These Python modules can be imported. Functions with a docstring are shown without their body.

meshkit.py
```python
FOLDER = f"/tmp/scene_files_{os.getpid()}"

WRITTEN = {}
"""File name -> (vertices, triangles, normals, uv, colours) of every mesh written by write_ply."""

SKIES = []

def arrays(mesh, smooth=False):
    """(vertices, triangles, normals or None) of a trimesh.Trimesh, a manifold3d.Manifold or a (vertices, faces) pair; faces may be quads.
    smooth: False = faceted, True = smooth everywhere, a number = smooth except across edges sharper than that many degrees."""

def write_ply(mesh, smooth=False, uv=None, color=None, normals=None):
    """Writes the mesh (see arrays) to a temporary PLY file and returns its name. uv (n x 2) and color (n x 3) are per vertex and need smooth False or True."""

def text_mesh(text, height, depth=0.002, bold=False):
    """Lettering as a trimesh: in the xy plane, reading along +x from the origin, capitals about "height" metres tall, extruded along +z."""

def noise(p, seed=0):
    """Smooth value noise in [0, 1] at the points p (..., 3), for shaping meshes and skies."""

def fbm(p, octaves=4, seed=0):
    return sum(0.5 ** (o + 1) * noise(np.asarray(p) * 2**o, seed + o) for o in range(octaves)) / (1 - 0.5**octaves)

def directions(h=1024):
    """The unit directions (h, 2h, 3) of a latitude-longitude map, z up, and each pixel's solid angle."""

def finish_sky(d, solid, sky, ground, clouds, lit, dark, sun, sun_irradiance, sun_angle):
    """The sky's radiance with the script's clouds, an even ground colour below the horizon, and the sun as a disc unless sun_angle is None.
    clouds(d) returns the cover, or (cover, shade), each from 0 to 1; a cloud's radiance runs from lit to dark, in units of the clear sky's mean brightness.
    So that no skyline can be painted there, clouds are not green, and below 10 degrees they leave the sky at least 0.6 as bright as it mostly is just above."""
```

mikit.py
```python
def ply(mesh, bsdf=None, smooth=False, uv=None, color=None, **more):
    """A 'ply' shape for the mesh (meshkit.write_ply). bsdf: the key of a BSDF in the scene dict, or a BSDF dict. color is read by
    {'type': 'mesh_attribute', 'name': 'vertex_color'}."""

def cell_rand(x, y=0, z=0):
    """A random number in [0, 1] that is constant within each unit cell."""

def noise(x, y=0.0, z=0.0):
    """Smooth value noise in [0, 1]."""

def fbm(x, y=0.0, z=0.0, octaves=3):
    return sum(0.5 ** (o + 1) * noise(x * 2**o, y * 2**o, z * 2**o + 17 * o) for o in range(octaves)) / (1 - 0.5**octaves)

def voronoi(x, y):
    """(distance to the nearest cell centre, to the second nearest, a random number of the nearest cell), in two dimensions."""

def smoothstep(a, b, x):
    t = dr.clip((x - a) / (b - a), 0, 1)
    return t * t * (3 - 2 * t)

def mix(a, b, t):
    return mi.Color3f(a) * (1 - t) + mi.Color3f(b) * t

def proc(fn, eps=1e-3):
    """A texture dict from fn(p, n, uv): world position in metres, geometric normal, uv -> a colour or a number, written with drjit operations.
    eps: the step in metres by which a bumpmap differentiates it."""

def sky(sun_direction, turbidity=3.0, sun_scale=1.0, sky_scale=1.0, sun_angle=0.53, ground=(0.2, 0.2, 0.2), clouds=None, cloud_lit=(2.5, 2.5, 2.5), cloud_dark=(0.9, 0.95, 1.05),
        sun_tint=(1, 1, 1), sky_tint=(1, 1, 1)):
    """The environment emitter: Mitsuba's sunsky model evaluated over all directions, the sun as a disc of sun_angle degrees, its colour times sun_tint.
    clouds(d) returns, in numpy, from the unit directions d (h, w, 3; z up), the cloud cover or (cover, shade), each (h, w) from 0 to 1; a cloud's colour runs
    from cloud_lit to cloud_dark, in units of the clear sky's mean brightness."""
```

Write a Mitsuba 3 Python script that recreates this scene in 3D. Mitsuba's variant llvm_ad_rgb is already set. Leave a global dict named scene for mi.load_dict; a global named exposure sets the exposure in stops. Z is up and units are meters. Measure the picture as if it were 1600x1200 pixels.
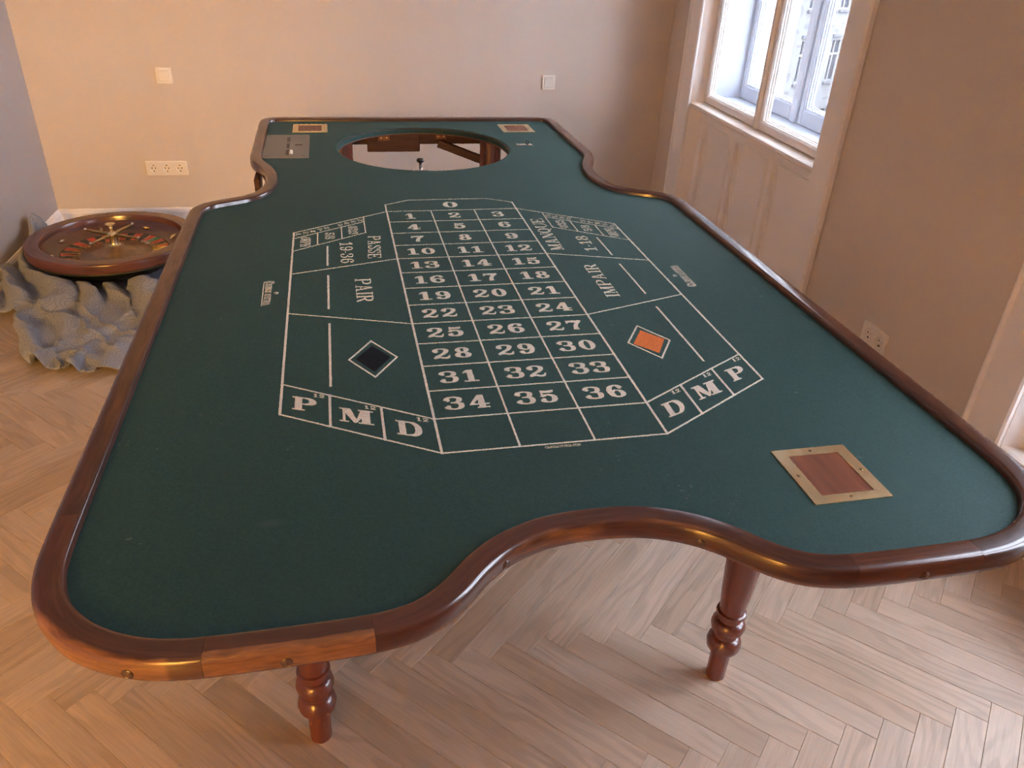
import math, random
import numpy as np
import trimesh
import mitsuba as mi
import drjit as dr
import mikit, meshkit
from mikit import proc, noise, fbm, smoothstep, mix, cell_rand, voronoi
from shapely.geometry import Polygon, LineString, Point, box as sbox, MultiPolygon
from shapely.ops import unary_union
from shapely import affinity

random.seed(7)
RNG = np.random.default_rng(7)
T = mi.ScalarTransform4f
scene, labels = {}, {}

# ------------------------------------------------------------------ camera, sky, lamp settings
scene['camera'] = {
    'type': 'perspective', 'fov': 66.5723, 'fov_axis': 'x', 'near_clip': 0.05, 'far_clip': 400.0,
    'to_world': T().look_at(origin=[-0.36176, -2.47068, 1.60726],
                            target=[-0.36176 + 0.20072528, -2.47068 + 0.83815155, 1.60726 - 0.50716008],
                            up=[0.06892, 0.50433, 0.86076]),
}
scene['sky'] = mikit.sky([0.25, -0.55, 0.8], turbidity=4.0, sun_scale=0.0, sky_scale=10.1, sky_tint=(0.99, 1.12, 1.27), ground=(0.25, 0.25, 0.25),
                         clouds=lambda d: np.full(d.shape[:2], 0.85), cloud_lit=(1.15, 1.2, 1.3), cloud_dark=(1, 1, 1.1))
LAMP = (37.0, 19.0, 4.0)
exposure = 2.96

# ------------------------------------------------------------------ helpers
COUNT = {}


def key(name):
    k = COUNT.get(name, 0)
    COUNT[name] = k + 1
    return name if k == 0 else f'{name}_{k:03d}'


def obj(name, mesh, bsdf, smooth=False, parent=None, **more):
    k = key((parent + '__' if parent else '') + name)
    scene[k] = mikit.ply(mesh, bsdf, smooth, **more)
    return k


def tag(k, label, cat=None, group=None, kind=None):
    d = {'label': label}
    if cat:
        d['category'] = cat
    if group:
        d['group'] = group
    if kind:
        d['kind'] = kind
    labels[k] = d
    return k


def cat_(ms):
    return trimesh.util.concatenate(ms)


def hull(pts):
    return trimesh.convex.convex_hull(np.asarray(pts))


def cbox(x0, x1, y0, y1, z0, z1, ch=0.0):
    if ch <= 0:
        m = trimesh.creation.box([x1 - x0, y1 - y0, z1 - z0])
        m.apply_translation([(x0 + x1) / 2, (y0 + y1) / 2, (z0 + z1) / 2])
        return m
    pts = []
    for x, sx in ((x0, 1), (x1, -1)):
        for y, sy in ((y0, 1), (y1, -1)):
            for z, sz in ((z0, 1), (z1, -1)):
                pts += [(x + sx * ch, y, z + sz * ch) if False else (x + sx * ch, y + sy * ch, z), (x + sx * ch, y, z + sz * ch), (x, y + sy * ch, z + sz * ch)]
    return hull(pts)


def extrude(poly, z0, z1):
    gs = [g for g in getattr(poly, 'geoms', [poly]) if g.area > 1e-9]
    ms = []
    for g in gs:
        m = trimesh.creation.extrude_polygon(g, z1 - z0, engine='earcut')
        m.apply_translation([0, 0, z0])
        ms.append(m)
    return cat_(ms)


def lathe(profile, n=48, close=False):
    """profile: (r, z) points from bottom to top; returns a mesh around z."""
    p = np.asarray(profile, float)
    a = np.arange(n) * 2 * np.pi / n
    v = np.stack([p[:, None, 0] * np.cos(a), p[:, None, 0] * np.sin(a), np.repeat(p[:, 1:2], n, 1)], -1).reshape(-1, 3)
    m = len(p)
    f = []
    for i in range(m - 1 if not close else m):
        j = (i + 1) % m
        for k in range(n):
            l = (k + 1) % n
            f += [(i * n + k, i * n + l, j * n + l), (i * n + k, j * n + l, j * n + k)]
    t = trimesh.Trimesh(v, f, process=False)
    t.update_faces(t.area_faces > 1e-14)
    return t


def tube(path, r, n=10, cap=True):
    p = np.asarray(path, float)
    r = np.broadcast_to(r, (len(p),))
    t = np.gradient(p, axis=0)
    t /= np.linalg.norm(t, axis=1, keepdims=True)
    ref = np.array([0, 0, 1.0]) if abs(t[0, 2]) < 0.9 else np.array([1.0, 0, 0])
    x = np.cross(t, ref)
    x /= np.linalg.norm(x, axis=1, keepdims=True)
    y = np.cross(t, x)
    a = np.arange(n) * 2 * np.pi / n
    v = (p[:, None] + r[:, None, None] * (np.cos(a)[None, :, None] * x[:, None] + np.sin(a)[None, :, None] * y[:, None])).reshape(-1, 3)
    f = []
    for i in range(len(p) - 1):
        for k in range(n):
            l = (k + 1) % n
            f += [(i * n + k, i * n + l, (i + 1) * n + l), (i * n + k, (i + 1) * n + l, (i + 1) * n + k)]
    if cap:
        v = np.vstack([v, p[0], p[-1]])
        for k in range(n):
            l = (k + 1) % n
            f += [(len(v) - 2, l, k), (len(v) - 1, (len(p) - 1) * n + k, (len(p) - 1) * n + l)]
    m = trimesh.Trimesh(v, f, process=False)
    m.fix_normals()
    return m


def shift(m, x=0, y=0, z=0):
    m = m.copy()
    m.apply_translation([x, y, z])
    return m


def rot(m, deg, axis=(0, 0, 1)):
    m = m.copy()
    m.apply_transform(trimesh.transformations.rotation_matrix(math.radians(deg), axis))
    return m


# the room's own frame: u to the right along the back wall, v from the back wall towards the viewer (here y = -v)
RM = trimesh.transformations.rotation_matrix(math.radians(-1.4223), [0, 0, 1])
RM[:3, 3] = [-1.944, 2.341, 0]


def room(m):
    m = m.copy()
    m.apply_transform(RM)
    return m


def R(u0, u1, v0, v1, z0, z1, ch=0.0):
    return room(cbox(u0, u1, -v1, -v0, z0, z1, ch))


def to_world(u, v, z=0.0):
    return (RM @ np.array([u, -v, z, 1.0]))[:3]


# ------------------------------------------------------------------ materials
def two(d):
    return {'type': 'twosided', 'bsdf': d}


def rgb(*c):
    return {'type': 'rgb', 'value': list(map(float, c))}


def plain(name, c, rough=0.5, **kw):
    scene[name] = two({'type': 'principled', 'base_color': rgb(*c) if isinstance(c, tuple) else c, 'roughness': rough, **kw})


def bumped(name, c, rough, fn, scale, eps=1e-3, **kw):
    scene[name] = two({'type': 'bumpmap', 'arbitrary': proc(fn, eps), 'scale': scale,
                       'bsdf': {'type': 'principled', 'base_color': rgb(*c) if isinstance(c, tuple) else c, 'roughness': rough, **kw}})


def paint_fn(c, amp=0.04):
    def fn(p, n, uv):
        t = fbm(p.x * 1.3, p.y * 1.3, p.z * 1.3, octaves=3)
        return mi.Color3f(*c) * (1 - amp + 2 * amp * t)
    return proc(fn)


def roller(p, n, uv):
    return fbm(p.x * 260, p.y * 260, p.z * 260, octaves=2)


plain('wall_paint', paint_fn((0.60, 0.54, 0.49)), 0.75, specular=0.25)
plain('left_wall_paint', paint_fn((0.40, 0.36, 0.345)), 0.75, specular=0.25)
plain('ceiling_paint', (0.80, 0.78, 0.75), 0.9)
plain('trim_paint', (0.86, 0.83, 0.81), 0.32)
plain('sash_paint', (0.80, 0.76, 0.72), 0.28)
plain('outer_sash_paint', (0.40, 0.44, 0.51), 0.4)
plain('subfloor', (0.06, 0.045, 0.035), 0.9)


def oak_fn(p, n, uv):
    k = dr.floor(uv.x / 10)
    r1, r2, r3 = cell_rand(k, 3), cell_rand(k, 11), cell_rand(k, 23)
    x, y = uv.x - k * 10, uv.y - dr.floor(uv.y / 10) * 10
    w = fbm(x * 3.0 + 31 * r1, y * 16 + 9 * r2, octaves=3)
    ring = 0.5 + 0.5 * dr.sin((y * 150 + w * 26 + x * 3) + 6 * r1)
    cath = smoothstep(0.35, 0.9, ring) * smoothstep(0.25, 0.75, fbm(x * 4, y * 12 + 5 * r3, octaves=2))
    fine = fbm(x * 14, y * 520, octaves=2)
    c = mix((0.355, 0.258, 0.180), (0.57, 0.445, 0.345), dr.clip(r2 * 0.58 + 0.62 * (w - 0.5) + 0.22, 0, 1))
    c = mix(c, mi.Color3f(0.45, 0.368, 0.302), 0.55 * r3)
    c = c * (0.90 + 0.2 * fine) * (1 - 0.14 * cath)
    knot = smoothstep(0.045, 0.0, dr.sqrt(dr.square((x - 0.1 - 0.35 * r1) * 0.7) + dr.square(y - 0.035 - 0.02 * r2))) * dr.select(r3 > 0.72, 1.0, 0.0)
    return c * (1 - 0.35 * knot)


def oak_bump(p, n, uv):
    return fbm(uv.x * 12, uv.y * 420, octaves=2)


bumped('oak', proc(oak_fn), 0.38, oak_bump, 0.00025, specular=0.4)


def wood_fn(dark, light, sx=5.0, sy=90.0, seed=0.0):
    def fn(p, n, uv):
        w = fbm(uv.x * sx + seed, uv.y * sy * 0.35, seed, octaves=3)
        g = fbm(uv.x * sx * 3 + 3 * w, uv.y * sy * 3 + 7 * w, seed + 3, octaves=3)
        b = noise(uv.x * 2.1 + seed * 3, uv.y * 6, seed)
        return mix(dark, light, dr.clip(0.55 * g + 0.5 * w - 0.25 + 0.3 * (b - 0.5), 0, 1))
    return fn


RAIL_D, RAIL_L = (0.026, 0.0062, 0.0038), (0.098, 0.0245, 0.0115)
rail_dark = wood_fn(RAIL_D, RAIL_L, 5, 70, 1.0)
rail_mid = wood_fn((0.030, 0.0078, 0.0048), (0.115, 0.031, 0.015), 6, 60, 8.0)
worn = wood_fn((0.115, 0.045, 0.016), (0.36, 0.165, 0.062), 14, 110, 4.0)


def rail_worn(p, n, uv):     # stain rubbed off the outer face; the top keeps it
    ragged = 0.004 * fbm(uv.x * 40, 0, 0, octaves=2)
    t = smoothstep(0.0445, 0.0470, uv.y + ragged) * smoothstep(0.086, 0.083, uv.y)
    return mix(rail_dark(p, n, uv), worn(p, n, uv), t * (0.8 + 0.2 * noise(uv.x * 30, uv.y * 80)))


def rail_corner(p, n, uv):   # the same wear, ragged, fading towards the side
    ragged = 0.014 * (fbm(uv.x * 22, uv.y * 20, 5.0, octaves=3) - 0.5)
    t = smoothstep(0.046, 0.051, uv.y + ragged) * smoothstep(0.086, 0.083, uv.y) * smoothstep(-0.72, -0.66, p.x + 0.10 * (p.y + 1.5))
    t = dr.maximum(t, smoothstep(0.047, 0.053, uv.y + ragged) * smoothstep(-1.60, -1.66, p.y))
    d = smoothstep(-0.615, -0.605, p.x) * smoothstep(0.3, 0.5, noise(uv.x * 9, uv.y * 40) + 0.25)
    return mix(rail_dark(p, n, uv), worn(p, n, uv), t * (1 - 0.8 * d))


def rail_semi(p, n, uv):     # patchy wear along the outer edge
    t = smoothstep(0.046, 0.052, uv.y) * smoothstep(0.46, 0.62, fbm(uv.x * 7, uv.y * 30, 2.0, octaves=3)) * 0.75
    return mix(rail_dark(p, n, uv), worn(p, n, uv), t)


VARN = dict(specular=0.8, clearcoat=1.0, clearcoat_gloss=0.95)
plain('rail_wood', proc(rail_dark), 0.2, **VARN)
plain('rail_wood_mid', proc(rail_mid), 0.2, **VARN)
plain('rail_wood_worn', proc(rail_worn), 0.22, **VARN)
plain('rail_wood_corner', proc(rail_corner), 0.22, **VARN)
plain('rail_wood_patchy', proc(rail_semi), 0.2, **VARN)
plain('plug_wood', (0.05, 0.019, 0.010), 0.3, **VARN)


def leg_fn(p, n, uv):
    w = fbm(p.x * 40, p.y * 40, p.z * 4, octaves=3)
    chip = smoothstep(0.80, 0.86, fbm(p.x * 55, p.y * 55, p.z * 30, octaves=2))
    return mix(mix((0.062, 0.012, 0.007), (0.125, 0.027, 0.014), w), (0.26, 0.11, 0.05), chip)


plain('leg_wood', proc(leg_fn), 0.25, **VARN)


def underwood_fn(p, n, uv):
    return mix((0.030, 0.011, 0.007), (0.075, 0.026, 0.014), fbm(p.x * 6, p.y * 6, p.z * 80, octaves=3))


plain('under_wood', proc(underwood_fn), 0.5)
plain('block_wood', (0.20, 0.08, 0.035), 0.45)


def felt_fn(p, n, uv):
    t = fbm(p.x * 2.2, p.y * 2.2, octaves=3)
    f = fbm(p.x * 420, p.y * 420, octaves=2)
    lint = smoothstep(0.93, 0.94, noise(p.x * 150, p.y * 150)) * smoothstep(0.8, 0.95, noise(p.x * 17 + 5, p.y * 17)) * 0.35
    c = mi.Color3f(0.0175, 0.048, 0.046) * (0.88 + 0.24 * t) * (0.82 + 0.36 * f)
    d = dr.sqrt(dr.square(p.x + 0.50) + dr.square((p.y + 1.49) * 2.2))
    return mix(c, (0.16, 0.17, 0.16), dr.clip(lint + 0.12 * smoothstep(0.03, 0.0, d), 0, 1))


def felt_bump(p, n, uv):
    return fbm(p.x * 480, p.y * 480, octaves=2)


bumped('felt', proc(felt_fn), 0.7, felt_bump, 0.0002, sheen=0.9, sheen_tint=0.6, specular=0.18)


def print_fn(c):
    def fn(p, n, uv):
        return mi.Color3f(*c) * (0.80 + 0.4 * fbm(p.x * 330, p.y * 330, octaves=2))
    return proc(fn)


plain('print_cream', print_fn((0.56, 0.53, 0.465)), 0.9, specular=0.15)
plain('print_orange', print_fn((0.58, 0.17, 0.055)), 0.9, specular=0.15)
plain('print_black', print_fn((0.010, 0.013, 0.018)), 0.95, specular=0.1)


def brass_fn(p, n, uv):
    return mix((0.70, 0.57, 0.33), (0.88, 0.76, 0.50), fbm(p.x * 60, p.y * 22, octaves=3))


plain('brass', proc(brass_fn), 0.34, metallic=1.0)
plain('dark_brass', (0.30, 0.21, 0.09), 0.3, metallic=1.0)


def slide_fn(p, n, uv):
    return mix((0.10, 0.034, 0.018), (0.20, 0.068, 0.034), fbm(p.x * 90, p.y * 7, octaves=3))


plain('slide_wood', proc(slide_fn), 0.4)
plain('grey_plate', (0.20, 0.19, 0.165), 0.5, metallic=0.4)
plain('black_plastic', (0.008, 0.008, 0.009), 0.35)
plain('white_plastic', (0.78, 0.75, 0.70), 0.3)
plain('chrome', (0.6, 0.6, 0.62), 0.2, metallic=1.0)
plain('dark_metal', (0.08, 0.08, 0.085), 0.4, metallic=0.8)

# ------------------------------------------------------------------ the room
U, HC, DEPTH, THICK = 3.576, 3.20, 6.3, 0.45
OPEN = [(0.44, 1.82), (3.14, 4.52)]
OPEN_TOP = 2.72


def wall_poly(u0, v0, u1, v1, holes=()):
    pass


tag(obj('wall_back', R(-0.3, U + THICK, -0.3, 0, -0.05, HC + 0.1), 'wall_paint'), 'beige painted back wall', kind='structure')
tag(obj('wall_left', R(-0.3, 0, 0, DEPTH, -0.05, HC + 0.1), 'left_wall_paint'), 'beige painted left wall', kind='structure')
D0, D1, DTOP, HALL = 0.04, 0.70, 2.55, 2.9
fwp = sbox(0, -0.05, U + THICK, HC + 0.1).difference(sbox(D0, -0.06, D1, DTOP))
m = extrude(fwp, DEPTH, DEPTH + 0.15)          # x = u, y = z, z = v
v_ = np.array(m.vertices)
m = trimesh.Trimesh(np.stack([v_[:, 0], -v_[:, 2], v_[:, 1]], 1), m.faces, process=False)
m.fix_normals()
tag(obj('wall_front', room(m), 'wall_paint'), 'beige painted wall with a doorway behind the viewer', kind='structure')
tag(obj('wall_hall', cat_([R(-0.75, -0.6, DEPTH + 0.15, DEPTH + HALL, -0.05, HC), R(1.6, 1.75, DEPTH + 0.15, DEPTH + HALL, -0.05, HC), R(-0.75, 1.75, DEPTH + HALL, DEPTH + HALL + 0.15, -0.05, HC),
                           R(-0.75, 0, DEPTH, DEPTH + 0.15, -0.05, HC)]), 'wall_paint'), 'beige painted walls of the hall behind the viewer', kind='structure')
rp = sbox(0, -0.05, DEPTH, HC + 0.1)
for a, b in OPEN:
    rp = rp.difference(sbox(a, -0.06, b, OPEN_TOP))
rw = extrude(rp, 0, THICK)          # x = v, y = z, z = outward
v = np.array(rw.vertices)
rw = trimesh.Trimesh(np.stack([U + v[:, 2], -v[:, 0], v[:, 1]], 1), rw.faces, process=False)
rw.fix_normals()
tag(obj('wall_right', room(rw), 'wall_paint'), 'beige painted right wall with two tall windows', kind='structure')
tag(obj('ceiling', R(-0.75, U + THICK, -0.3, DEPTH + HALL + 0.15, HC, HC + 0.12), 'ceiling_paint'), 'white ceiling', kind='structure')
fl = tag(obj('floor', R(-0.75, U + THICK, -0.3, DEPTH + HALL + 0.15, -0.10, -0.012), 'subfloor'), 'oak herringbone parquet floor', kind='structure')

# baseboards: a moulded profile along each wall
prof = [(0, 0), (0.018, 0), (0.018, 0.062), (0.014, 0.068), (0.013, 0.074), (0.008, 0.080), (0.006, 0.085), (0, 0.085)]


def skirting(length):
    m = extrude(Polygon(prof), 0, length)
    v = np.array(m.vertices)
    return trimesh.Trimesh(np.stack([v[:, 2], v[:, 0], v[:, 1]], 1), m.faces, process=False)


b = skirting(U)
b.vertices = np.array(b.vertices) * [1, -1, 1]
b.fix_normals()
tag(obj('baseboard_back', room(b), 'trim_paint'), 'white baseboard along the back wall', kind='structure')
b = skirting(DEPTH - 0.018)
v = np.array(b.vertices)
b.vertices = np.stack([v[:, 1], -0.018 - v[:, 0], v[:, 2]], 1)
b.fix_normals()
tag(obj('baseboard_left', room(b), 'trim_paint'), 'white baseboard along the left wall', kind='structure')
parts = []
for a0, a1 in ((0.018, 0.30), (1.96, 3.0), (4.66, DEPTH)):
    b = skirting(a1 - a0)
    v = np.array(b.vertices)
    b.vertices = np.stack([U - v[:, 1], -a0 - v[:, 0], v[:, 2]], 1)
    b.fix_normals()
    parts.append(b)
tag(obj('baseboard_right', room(cat_(parts)), 'trim_paint'), 'white baseboard along the right wall', kind='structure')

# parquet: herringbone planks of 515 x 70 mm
PL, PW = 0.515, 0.0703
E1 = np.array([math.cos(math.radians(-1.4223)), math.sin(math.radians(-1.4223))])
E2 = np.array([-E1[1], E1[0]])
dA, nA = (E1 - E2) / math.sqrt(2), (E1 + E2) / math.sqrt(2)
T0 = np.array([0.032, -1.1535])
room_poly = unary_union([Polygon([to_world(*q)[:2] for q in ((u0, v0), (u1, v0), (u1, v1), (u0, v1))]) for u0, u1, v0, v1 in [(0.004, U - 0.004, 0.004, DEPTH)] + [(U - 0.006, U + 0.062, a, b) for a, b in OPEN]]).buffer(0.0001)
RMc = np.array(scene['camera']['to_world'].matrix)
CAM = RMc[:3, 3]


def pix(p):
    d = np.linalg.inv(RMc) @ np.append(p, 1.0)
    return (800 - 1218.5 * d[0] / d[2], 600 - 1218.5 * d[1] / d[2], d[2])


planks = []
for row in range(-6, 9):
    for k in range(-45, 46):
        p = T0 + k * PW * math.sqrt(2) * E1 - row * PL * math.sqrt(2) * E2
        for s0, s1, n0, n1, lng in ((0, PL, 0, PW, 0), (PL, PL + PW, PW - PL, PW, 1)):
            g = 0.0003
            q = [p + s * dA + n * nA for s, n in ((s0 + g, n0 + g), (s1 - g, n0 + g), (s1 - g, n1 - g), (s0 + g, n1 - g))]
            poly = Polygon(q)
            if not poly.intersects(room_poly):
                continue
            poly = poly.intersection(room_poly)
            poly = max(poly.geoms, key=lambda g_: g_.area).convex_hull if hasattr(poly, 'geoms') else poly.convex_hull
            if poly.area < 2e-4:
                continue
            planks.append((poly, q[0], dA if lng == 0 else nA))


def plank_mesh(poly, org, dirn, k, bottom=-0.012):
    poly = poly.simplify(1e-5)
    top = poly.buffer(-0.0007, join_style='mitre')
    a = np.array(poly.exterior.coords)[:-1]
    b = np.array(top.exterior.coords)[:-1]
    if len(a) != len(b):
        b = a
    if Polygon(a).exterior.is_ccw is False:
        a = a[::-1]
    if Polygon(b).exterior.is_ccw is False:
        b = b[::-1]
    s = np.argmin(np.linalg.norm(b[:, None] - a[0], axis=-1)[:, 0] if False else np.linalg.norm(b - a[0], axis=1))
    b = np.roll(b, -s, 0)
    n = len(a)
    v = np.vstack([np.c_[a, np.full(n, bottom)], np.c_[a, np.full(n, -0.0007)], np.c_[b, np.zeros(n)]])
    f = []
    for r in (0, 1):
        for i in range(n):
            j = (i + 1) % n
            f += [(r * n + i, r * n + j, r * n + n + j), (r * n + i, r * n + n + j, r * n + n + i)]
    f += [(2 * n, 2 * n + i, 2 * n + i + 1) for i in range(1, n - 1)]
    side = np.array([-dirn[1], dirn[0]])
    w = v[:, :2] - org
    uv = np.c_[k * 10 + 1 + w @ dirn, 1 + w @ side]
    return trimesh.Trimesh(v, f, process=False), uv


TABLE_SHADE = Polygon([(-0.86, -1.76), (0.86, -1.76), (0.86, 0.1), (0.68, 1.36), (-0.68, 1.36), (-0.86, 0.1)])


def seen(poly):
    """Rough projected area in the frame, zero behind the table top."""
    c = np.array(poly.centroid.coords[0])
    hit = 0
    for s in np.array(poly.exterior.coords)[:-1].tolist() + [c]:
        x, y, d = pix([*s, 0])
        if d < 0.1 or not (-20 < x < 1620 and -20 < y < 1220):
            continue
        t = (CAM[2] - 0.79) / CAM[2]
        q = CAM[:2] + t * (np.asarray(s) - CAM[:2])
        if not TABLE_SHADE.contains(Point(q)):
            hit += 1
    return hit * poly.area / max(np.linalg.norm(np.array([*c, 0]) - CAM), 0.5) ** 2


order = sorted(range(len(planks)), key=lambda i: -seen(planks[i][0]))
rest_m, rest_uv = [], []
for rank, i in enumerate(order):
    m, uv = plank_mesh(*planks[i], i)
    if rank < 290 and seen(planks[i][0]) > 0:
        obj('plank', m, 'oak', parent=fl, uv=uv)
    else:
        rest_m.append(m)
        rest_uv.append(uv)
k = obj('planks', cat_(rest_m), 'oak', parent=fl, uv=np.vstack(rest_uv))
labels[k] = {'label': 'oak planks under the table and behind the viewer', 'kind': 'stuff'}

# ------------------------------------------------------------------ windows in the right wall
scene['pane_glass'] = {'type': 'thindielectric', 'int_ior': 1.5}


def frame_mesh(v0, v1, z0, z1, w, r0, r1, wb=None, ch=0.006):
    wb = wb or w
    return cat_([R(U + r0, U + r1, v0, v0 + w, z0, z1, ch), R(U + r0, U + r1, v1 - w, v1, z0, z1, ch),
                 R(U + r0, U + r1, v0 + w - 0.004, v1 - w + 0.004, z0, z0 + wb, ch), R(U + r0, U + r1, v0 + w - 0.004, v1 - w + 0.004, z1 - w, z1, ch)])


def bead(v0, v1, z0, z1, r0, steps=((0.000, 0.006, 0.000, 0.030), (0.000, 0.011, 0.010, 0.030), (0.000, 0.016, 0.020, 0.030))):
    """Stepped moulding round the opening of a sash, on the outer side of its pane."""
    ms = []
    for d, wd, q0, q1 in steps:
        x0, x1 = U + r0 + q0, U + r0 + q1
        ms += [R(x0, x1, v0 - .001, v0 + wd, z0, z1, 0.0015), R(x0, x1, v1 - wd, v1 + .001, z0, z1, 0.0015), R(x0, x1, v0, v1, z0 - .001, z0 + wd, 0.0015), R(x0, x1, v0, v1, z1 - wd, z1 + .001, 0.0015)]
    return cat_(ms)


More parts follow.
